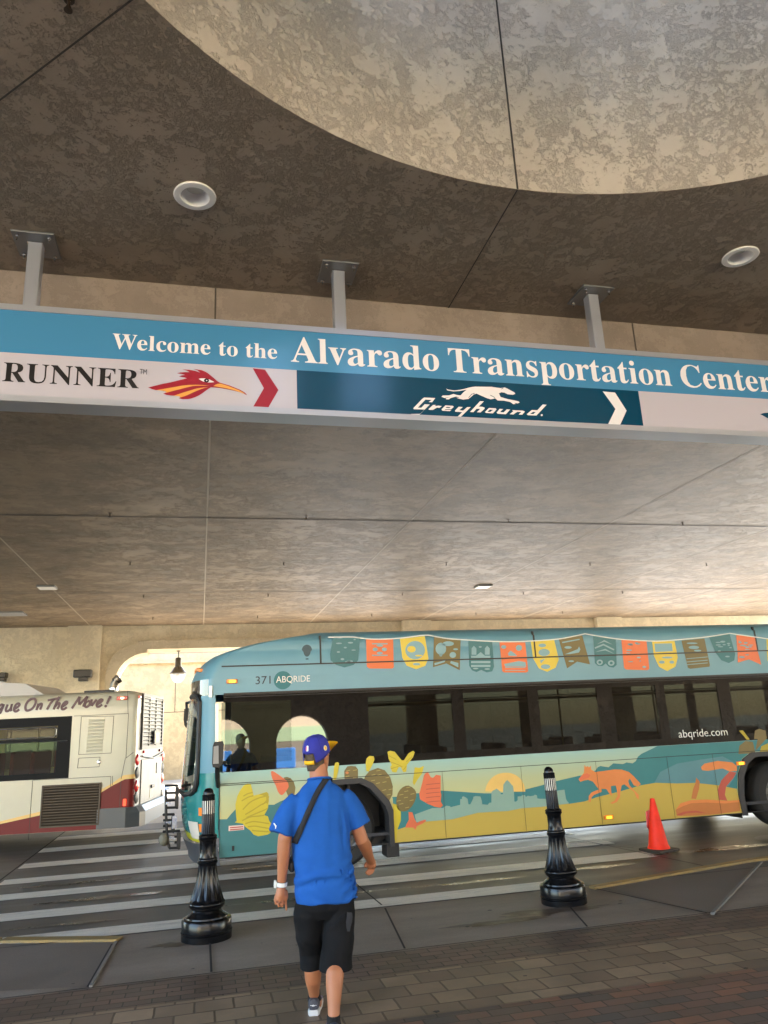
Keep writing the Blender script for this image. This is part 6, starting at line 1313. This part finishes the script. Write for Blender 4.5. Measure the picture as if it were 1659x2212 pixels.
# arms
LS = Vector((.642, 5.50, 1.352)); LE = A(226, 850, 5.46); LWr = A(203, 1185, 5.50)
body.tube([LS, LS.lerp(LE, .5)+Vector((-.01, 0, 0)), LE, LE.lerp(LWr, .28), LE.lerp(LWr, .7), LWr], [.048, .047, .046, .045, .035, .029], 16)
RS_ = Vector((.985, 5.50, 1.352)); RE = A(795, 860, 5.50); RW_ = A(858, 1000, 5.66)
body.tube([RS_, RS_.lerp(RE, .5)+Vector((.01, -.005, 0)), RE, RE.lerp(RW_, .3)+Vector((.006, 0, 0)), RE.lerp(RW_, .72), RW_], [.048, .047, .046, .045, .036, .029], 16)
# hands: palm and five bent fingers
def hand(pts_palm, fingers):
    body.tube(pts_palm, [.027, .036, .037, .030], 14)
    for P, r in fingers: body.tube(P, [r*1.05, r, r*.95, r*.75][:len(P)], 10)
h = lambda x, y, Y=5.50: A(x, y, Y)
body.tube([LWr, h(200, 1225), h(192, 1265), h(190, 1300)], [.028, .031, .034, .028], 14); body.tube([h(220, 1225, 5.51), h(222, 1275, 5.51), h(226, 1300, 5.51)], [.024, .030, .022], 12)
for P, r in (([h(231, 1285, 5.505), h(236, 1315, 5.50), h(238, 1345, 5.49), h(238, 1378, 5.49)], .0092), ([h(214, 1295, 5.50), h(216, 1335, 5.475), h(208, 1345, 5.455), h(200, 1318, 5.45)], .0092), ([h(195, 1300, 5.49), h(190, 1340, 5.465), h(182, 1346, 5.445), h(178, 1318, 5.44)], .0090), ([h(176, 1290, 5.49), h(165, 1322, 5.47), h(158, 1328, 5.452), h(158, 1305, 5.445)], .0080),
             ([h(176, 1250, 5.53), h(158, 1275, 5.515), h(156, 1305, 5.49), h(170, 1312, 5.468)], .0102)): body.tube(P, [r*1.08, r, r*.95, r*.78], 10)
g = lambda x, y, Y=5.70: A(x, y, Y)
body.tube([RW_, g(866, 1018), g(868, 1042), g(866, 1064)], [.028, .032, .034, .026], 14); body.tube([g(850, 1010, 5.68), g(850, 1040, 5.69), g(856, 1062, 5.69)], [.022, .027, .02], 12)
for P, r in (([g(882, 1052, 5.715), g(880, 1082, 5.71), g(868, 1102, 5.695), g(854, 1106, 5.68)], .0088), ([g(872, 1058, 5.705), g(868, 1088, 5.70), g(854, 1108, 5.685), g(842, 1112, 5.67)], .0092), ([g(860, 1060, 5.70), g(852, 1086, 5.695), g(840, 1102, 5.68), g(830, 1108, 5.665)], .009), ([g(850, 1058, 5.69), g(838, 1080, 5.685), g(828, 1092, 5.67), g(822, 1100, 5.66)], .008),
             ([g(842, 1018, 5.69), g(826, 1030, 5.685), g(818, 1046, 5.675), g(822, 1062, 5.665)], .0102)): body.tube(P, [r*1.08, r, r*.95, r*.78], 10)
# legs
def leg(hip, knee, calf, ank, heel, toe):
    body.tube([hip, hip.lerp(knee, .5), knee, knee.lerp(calf, .5)+Vector((0, -.012, 0)), calf, calf.lerp(ank, .6), ank], [.078, .072, .056, .058, .054, .040, .036], 18)
    body.tube([ank, heel.lerp(toe, .25), heel.lerp(toe, .8)], [.036, .036, .028], 12)
LA = A(445, 2030, 5.78); LA.z = max(LA.z, .10); LK = A(428, 1740, 5.68); LCf = A(435, 1880, 5.69)
RA = A(588, 2185, 5.28); RA.z = .115; RK = A(596, 1740, 5.42); RCf = A(592, 1930, 5.34)
leg(Vector((.745, 5.50, .80)), LK, LCf, LA, Vector((LA.x, LA.y-.05, .05)), Vector((LA.x+.06, LA.y+.17, .04)))
leg(Vector((.92, 5.50, .80)), RK, RCf, RA, Vector((RA.x, RA.y-.05, .05)), Vector((RA.x+.04, RA.y+.17, .04)))
bo = remesh(body, 'body', SKIN, man, .0045, 5)
# face details
b = MB()
for s in (-1, 1): b.ball(HMx @ Vector((s*.030, .0945, .0035)), (.009, .006, .005), 10)
b.build('eyes', mat('eye_dark', (.02, .015, .012, 1), .2), man, smooth=True)
HAIR = mat('buzzed_hair', S(92, 78, 62), .9, var=.35, vscale=30, bump=.5, bscale=220)
b = MB(); sec = []
for z, rx, ry, cy_ in ((-.095, .064, .077, .002), (-.07, .068, .081, .002), (-.05, .072, .087, .006), (-.02, .0765, .0945, .004), (.02, .080, .099, 0), (.05, .078, .097, -.002)):
    sec.append([HMx @ Vector((rx*math.cos(R(a)), cy_+ry*math.sin(R(a)), z+(.030*max(0, math.sin(R(a)+math.pi*0)+.4) if z < -.04 else 0))) for a in range(182, 359, 8)])
b.rings(sec, cap=(False, False), closed=False); ho = b.build('hair', HAIR, man, smooth=True); md = ho.modifiers.new('t', 'SOLIDIFY'); md.thickness = .002; md.offset = 1
# cap
CAPB = mat('cap_blue_cloth', S(50, 54, 156), .85, bump=.25, bscale=300, var=.12, vscale=14); CAPY = mat('cap_yellow', S(252, 190, 16), .6)
CM = HMx @ Matrix.Translation((0, 0, .012)) @ Matrix.Rotation(R(12), 4, 'X')
cap = thing('baseball_cap', 'blue cap with yellow flat brim and yellow back strap on the head of the man', 'cap', (HC_.x, HC_.y, HC_.z))
def capr(k):       # crown profile k 0..1
    return (.090*math.cos(k*math.pi/2)**.62, .112*math.cos(k*math.pi/2)**.62, .005+.128*math.sin(k*math.pi/2)**.9)
b = MB(); n = 64; rows_ = []
for q in range(13):
    k = q/12*.97; rx, ry, z = capr(k); ring = []
    for i in range(n):
        a = 2*math.pi*i/n; zz = z; back = -math.sin(a)
        zz = z - (.036*(1-k)**2*max(0, back+.2)) - (0 if q else 0)
        if q <= 3 and back > .86: zz = max(zz, .028 - .002*q + .02*math.sqrt(max(0, (back-.86)/.14))) if q < 3 else zz
        ring.append(CM @ Vector((rx*math.cos(a), ry*math.sin(a)-.004, zz)))
    rows_.append(ring)
b.rings(rows_, cap=(False, True)); b.ball(CM @ Vector((0, -.004, .134)), (.010, .010, .006), 10); co = b.build('crown', CAPB, cap, smooth=True, ang=60); md = co.modifiers.new('t', 'SOLIDIFY'); md.thickness = .003; md.offset = -1
b = MB()
for k in range(6):
    a = 2*math.pi*(k+.5)/6; pts = []
    for q in range(1, 13):
        rx, ry, z = capr(q/12*.97); pts.append(CM @ Vector(((rx+.0012)*math.cos(a), (ry+.0012)*math.sin(a)-.004, z+.0012)))
    b.tube(pts, .0012, 5)
b.build('crown_seam', mat('cap_thread', S(30, 30, 118), .8), cap)
b = MB(); top_, bot = [], []
ang = [R(a) for a in range(20, 161, 7)]
inn_ = [(.089*math.cos(a), .111*math.sin(a)-.004) for a in ang]; out_ = [(.098*math.copysign(abs(math.cos(a))**.8, math.cos(a)), .095+.115*math.sin(a)**.55-.03) for a in ang]
for (x1, y1), (x2, y2) in zip(inn_, out_):
    top_.append([Vector((x1+(x2-x1)*t, y1+(y2-y1)*t, .012+.034*t-.12*(x1+(x2-x1)*t)**2)) for t in (0, .5, 1)])
for d in (0, -.004):
    for i in range(len(top_)-1):
        for j in (0, 1): b.face([CM @ (v+Vector((0, 0, d))) for v in (top_[i][j], top_[i+1][j], top_[i+1][j+1], top_[i][j+1])])
b.tube([CM @ (r_[2]+Vector((0, 0, -.002))) for r_ in top_], .0035, 6); b.build('brim', CAPY, cap, smooth=True)
b = MB(); st_ = []
for a in range(-118, -61, 6):
    st_.append([CM @ Vector((.0925*math.cos(R(a)), .1145*math.sin(R(a))-.004, z)) for z in (-.040, -.014)])
b.rings(st_, cap=(False, False), closed=False); s_ = b.build('back_strap', CAPY, cap, smooth=True); md = s_.modifiers.new('t', 'SOLIDIFY'); md.thickness = .003
def capbadge(az, z0, z1, hw, m, name, round_=False, off=.003):
    b = MB(); pts = []
    for i in range(20):
        t = 2*math.pi*i/20; ex = 2 if round_ else 4.5
        u = math.copysign(abs(math.cos(t))**(2/ex), math.cos(t)); v = math.copysign(abs(math.sin(t))**(2/ex), math.sin(t))
        z = (z0+z1)/2+v*(z1-z0)/2; s_ = max(0, min(1, (z-.005)/.128))**(1/.9); k = math.asin(s_)*2/math.pi; rx, ry, _ = capr(k)
        a = R(az)+u*hw
        pts.append(CM @ Vector(((rx+off)*math.cos(a), (ry+off)*math.sin(a)-.004, z)))
    b.poly([pts]); return b.build(name, m, cap)
capbadge(-88, .052, .088, .10, WHITE, 'league_patch', off=.0042); capbadge(-93, .056, .084, .045, mat('patch_red', S(200, 70, 80), .6), 'patch_mark', off=.006)
capbadge(-8, .030, .066, .16, mat('patch_cream', S(228, 218, 170), .6), 'team_patch', True, off=.0042); capbadge(-8, .038, .058, .08, CAPY, 'patch_mark', True, off=.006)
# t-shirt
SHIRT = mat('blue_cotton', S(34, 92, 174), .85, spec=.2, bump=.12, bscale=500, var=.08, vscale=9)
TS = [(.838, 5.50, .735, .205, .142), (.836, 5.50, .80, .205, .145), (.832, 5.50, .88, .200, .146), (.822, 5.50, .97, .196, .144), (.815, 5.50, 1.08, .198, .145), (.81, 5.50, 1.20, .200, .143), (.81, 5.50, 1.31, .202, .136), (.81, 5.497, 1.375, .192, .118), (.81, 5.495, 1.42, .165, .100), (.81, 5.494, 1.452, .125, .088), (.809, 5.494, 1.482, .084, .078), (.808, 5.495, 1.51, .074, .074)]
sh = MB(); sh.ell(TS, 40, ex=2.25)
lse = A(196, 812, 5.47); sh.tube([Vector((.665, 5.50, 1.375)), Vector((.618, 5.495, 1.335)), Vector((.575, 5.485, 1.27)), lse], [.073, .078, .077, .083], 22)
rse = A(783, 752, 5.50); sh.tube([Vector((.955, 5.50, 1.375)), Vector((1.002, 5.50, 1.335)), Vector((1.05, 5.50, 1.28)), rse], [.073, .078, .075, .079], 22)
from mathutils import noise as mn
def fold(co, n):
    x, y, z = co; d = 0
    w = max(0, min(1, (1.12-z)/.25)); bk = 1 if y < 5.5 else .4
    d += .014*w*mn.noise(Vector((x*6, y*5, z*15+x*7)))
    arc = .925-.9*(x-.86)**2
    d += bk*.016*w*math.exp(-((z-arc)/.022)**2) - bk*.010*w*math.exp(-((z-arc+.045)/.02)**2)
    d += .010*mn.noise(Vector((x*15, y*5, z*3.5+3)))*max(0, min(1, (z-.8)/.3))
    d += .014*max(0, min(1, (x-.90)/.1))*math.sin((z*2.0-x*1.2)*42)*max(0, min(1, (1.06-z)/.2))*bk
    d += .010*bk*(math.exp(-((x-.955-(1.3-z)*.06)/.012)**2)-math.exp(-((x-.93-(1.3-z)*.06)/.012)**2))*(max(0, 1-abs(z-1.18)/.16))
    d += .010*bk*(math.exp(-((x-.665+(1.3-z)*.05)/.012)**2))*(max(0, 1-abs(z-1.2)/.15))
    return co + n*d
shirt = remesh(sh, 'tshirt', SHIRT, man, .0085, 6, disp=fold)
b = MB(); b.tube([Vector((.808+.077*math.cos(2*math.pi*i/32), 5.495+.077*math.sin(2*math.pi*i/32), 1.506+.012*math.sin(2*math.pi*i/32)*-1)) for i in range(33)], .008, 8); b.build('collar', SHIRT, man, smooth=True)
def ring_hem(c, ax, r1, name):
    b = MB(); u = ax.orthogonal().normalized(); v = ax.cross(u).normalized(); b.tube([c+(u*math.cos(2*math.pi*i/28)+v*math.sin(2*math.pi*i/28))*r1 for i in range(29)], .0045, 6); b.build(name, SHIRT, man, smooth=True)
zq = zm(466.3, 1645.8, .13227)
# leaping mark on the left sleeve, laid on the cloth
from mathutils.bvhtree import BVHTree
def cast(obj, pix, lift=.003):
    bv = BVHTree.FromPolygons([v.co.copy() for v in obj.data.vertices], [tuple(p.vertices) for p in obj.data.polygons])
    Mi = rootm(obj).inverted(); o_ = Mi @ O; out = []
    for p in pix:
        d = (Mi.to_3x3() @ ray(*p)).normalized(); hit = bv.ray_cast(o_, d)
        if hit[0] is None: return None
        out.append(hit[0]+hit[1]*lift)
    return out
P = T(zq, [(932, 1002), (948, 1002), (962, 1020), (970, 1040), (986, 1046), (976, 1056), (972, 1075), (968, 1094), (958, 1090), (961, 1062), (950, 1042), (934, 1020)])
pc_ = cast(shirt, [(p[0]+2.0, p[1]) for p in P], .004)
if pc_:
    b = MB(); b.poly([pc_]); b.build('sleeve_mark', WHITE, man, world=False)
# strap and bag
bag = thing('crossbody_bag', 'black crossbody bag worn by the man, its strap running over his back', 'bag', (.60, 5.56, .95))
STRAP = mat('black_webbing', (.010, .010, .011, 1), .7, bump=.3, bscale=400)
b = MB(); c0 = spline([zP(p) for p in ((532, 402), (500, 455), (455, 530), (405, 640), (350, 770), (305, 880), (272, 985))], 5); Lr = []
for i, p in enumerate(c0):
    a = c0[max(0, i-1)]; d = c0[min(len(c0)-1, i+1)]; t = Vector((d[0]-a[0], d[1]-a[1])).normalized(); nx, ny = -t.y, t.x; w = 5.9
    e = cast(shirt, [(p[0]+nx*w, p[1]+ny*w), (p[0]-nx*w, p[1]-ny*w)], .006)
    if e: Lr.append([ROOTM[man.name] @ v for v in e])
b.rings(Lr, cap=(False, False), closed=False)
fr_ = [Lr[0], [Vector((.845, 5.53, 1.53)), Vector((.905, 5.52, 1.50))], [Vector((.86, 5.60, 1.45)), Vector((.91, 5.61, 1.42))], [Vector((.80, 5.655, 1.28)), Vector((.85, 5.655, 1.26))], [Vector((.68, 5.66, 1.06)), Vector((.72, 5.665, 1.03))], [Vector((.60, 5.62, .99)), Vector((.62, 5.64, .95))]]
b.rings(fr_, cap=(False, False), closed=False)
so_ = b.build('strap', STRAP, bag, smooth=True); md = so_.modifiers.new('t', 'SOLIDIFY'); md.thickness = .004; md.offset = 1
b = MB(); b.box((.592, 5.47, .93), (.628, 5.64, .995), bev=.015); b.build('pouch', STRAP, bag, smooth=True)
# shorts
SHORT = mat('black_shorts_cloth', (.010, .010, .011, 1), .85, spec=.15, bump=.15, bscale=300, var=.3, vscale=6)
so2 = MB(); so2.ell([(.83, 5.50, .64, .11, .095), (.832, 5.50, .70, .175, .130), (.832, 5.50, .78, .186, .132), (.832, 5.50, .84, .165, .118)], 32, ex=2.3)
lh = A(425, 1775, 5.66); rh = A(603, 1782, 5.44)
so2.ell([(.735, 5.505, .80, .09, .115), (.728, 5.53, .66, .105, .118), (.735, 5.59, .50, .092, .105), (lh.x-.005, 5.645, .40, .075, .088), (lh.x, lh.y, lh.z-.02, .074, .088)], 26)
so2.ell([(.925, 5.50, .80, .09, .115), (.925, 5.485, .66, .10, .118), (.905, 5.46, .50, .104, .112), (rh.x+.004, 5.44, .40, .104, .104), (rh.x+.003, rh.y, rh.z-.02, .110, .106)], 26)
def fold2(co, n):
    x, y, z = co
    d = .007*mn.noise(Vector((x*9, y*9, z*7)))+.004*mn.noise(Vector((x*20, y*12, z*18)))
    d += .010*math.exp(-((z-.60-(x-.86)*.75)/.014)**2)*(1 if .84 < x < 1.0 else 0)
    return co+n*d
shorts = remesh(so2, 'shorts', SHORT, man, .007, 3, disp=fold2)
PKT = mat('pocket_cloth', (.030, .033, .042, 1), .75, bump=.2, bscale=300)
b = MB(); rows_ = []
for y, xa, xc in ((1390, 686, 718), (1425, 680, 722), (1460, 676, 718), (1495, 678, 708), (1530, 684, 702)):
    e = cast(shorts, [zP((xa+(xc-xa)*t, y)) for t in (0, .33, .66, 1)], .006)
    if e: rows_.append(e)
b.rings(rows_, cap=(False, False), closed=False); b.build('cargo_pocket', PKT, man, world=False, smooth=True)
# watch on the left wrist
ax = (LWr-LE).normalized(); wc = LWr-ax*.005; u = Vector((1, 0, 0)); u = (u-ax*u.dot(ax)).normalized(); v = ax.cross(u)
watch = thing('wristwatch', 'white sports watch on the left wrist of the man', 'watch', wc)
b = MB()
for rad, w, m_, nm in ((.0365, .013, WHITE, 'band'), (.0350, .0155, BLK, 'lining')):
    bb = MB(); n = 28
    bb.rings([[wc+ax*h_+(u*math.cos(2*math.pi*i/n)*1.03+v*math.sin(2*math.pi*i/n))*rr_ for i in range(n)] for h_, rr_ in ((-w, rad-.004), (-w, rad), (w, rad), (w, rad-.004))], cap=(False, False)); bb.build(nm, m_, watch, smooth=True)
bb = MB(); M = Matrix(((u.x, v.x, ax.x, wc.x), (u.y, v.y, ax.y, wc.y), (u.z, v.z, ax.z, wc.z), (0, 0, 0, 1))); bb.box((-.050, -.020, -.021), (-.034, .020, .021), M, bev=.005); bb.build('case', WHITE, watch, smooth=True)
# shoes and socks
SHU = mat('shoe_mesh_grey', (.05, .052, .07, 1), .6, var=.4, vscale=25); SOLE = mat('shoe_sole', (.62, .62, .62, 1), .5); LIL = mat('shoe_lilac', S(120, 112, 160), .6)
def shoe(ank, yaw, name_label):
    M = Matrix.Translation((ank.x, ank.y, .006)) @ Matrix.Rotation(yaw, 4, 'Z')
    t = thing('shoe', name_label, 'shoe', (ank.x, ank.y, .004), 0)
    def secs(L_): return [[M @ Vector((w*math.cos(2*math.pi*i/20)*1.0, y, z0+(z1-z0)*(.5+.5*math.sin(2*math.pi*i/20)))) for i in range(20)] for y, w, z0, z1 in L_]
    b = MB(); b.rings([[M @ Vector((x*k, y, z)) for x, y in ((.030, -.075), (.040, -.05), (.040, .02), (.047, .10), (.044, .16), (.025, .195), (-.01, .20), (-.034, .17), (-.043, .10), (-.036, .02), (-.038, -.05), (-.028, -.077))] for z, k in ((0, .96), (.012, 1.02), (.030, 1.0), (.034, .9))]); b.build('sole', SOLE, t, smooth=True)
    b = MB(); b.rings(secs([(-.072, .012, .03, .075), (-.066, .030, .02, .095), (-.04, .038, .015, .105), (0, .040, .015, .105), (.05, .043, .015, .092), (.10, .044, .015, .07), (.15, .040, .015, .055), (.185, .024, .018, .045), (.195, .008, .025, .035)])); b.build('upper', SHU, t, smooth=True)
    b = MB(); b.rings(secs([(.06, .0455, .035, .088), (.10, .0465, .03, .071), (.15, .042, .03, .057)]), cap=(False, False)); b.build('overlay', LIL, t, smooth=True)
    b = MB(); b.tube([M @ Vector((x, -.070+.006*abs(x)/.02, .06)) for x in (-.02, 0, .02)], .006, 6); b.build('heel_tab', SOLE, t, smooth=True)
    b = MB(); b.tube([Vector((ank.x, ank.y, .075)), Vector((ank.x, ank.y, .10)), Vector((ank.x, ank.y-.002, .135))], [.046, .043, .041], 18); b.build('sock', mat('black_sock', (.008, .008, .009, 1), .9), t, smooth=True)
shoe(LA, R(-14), 'grey and lilac running shoe on the left foot, stepping forward'); shoe(RA, R(-8), 'running shoe on the trailing right foot, below the lower picture edge')
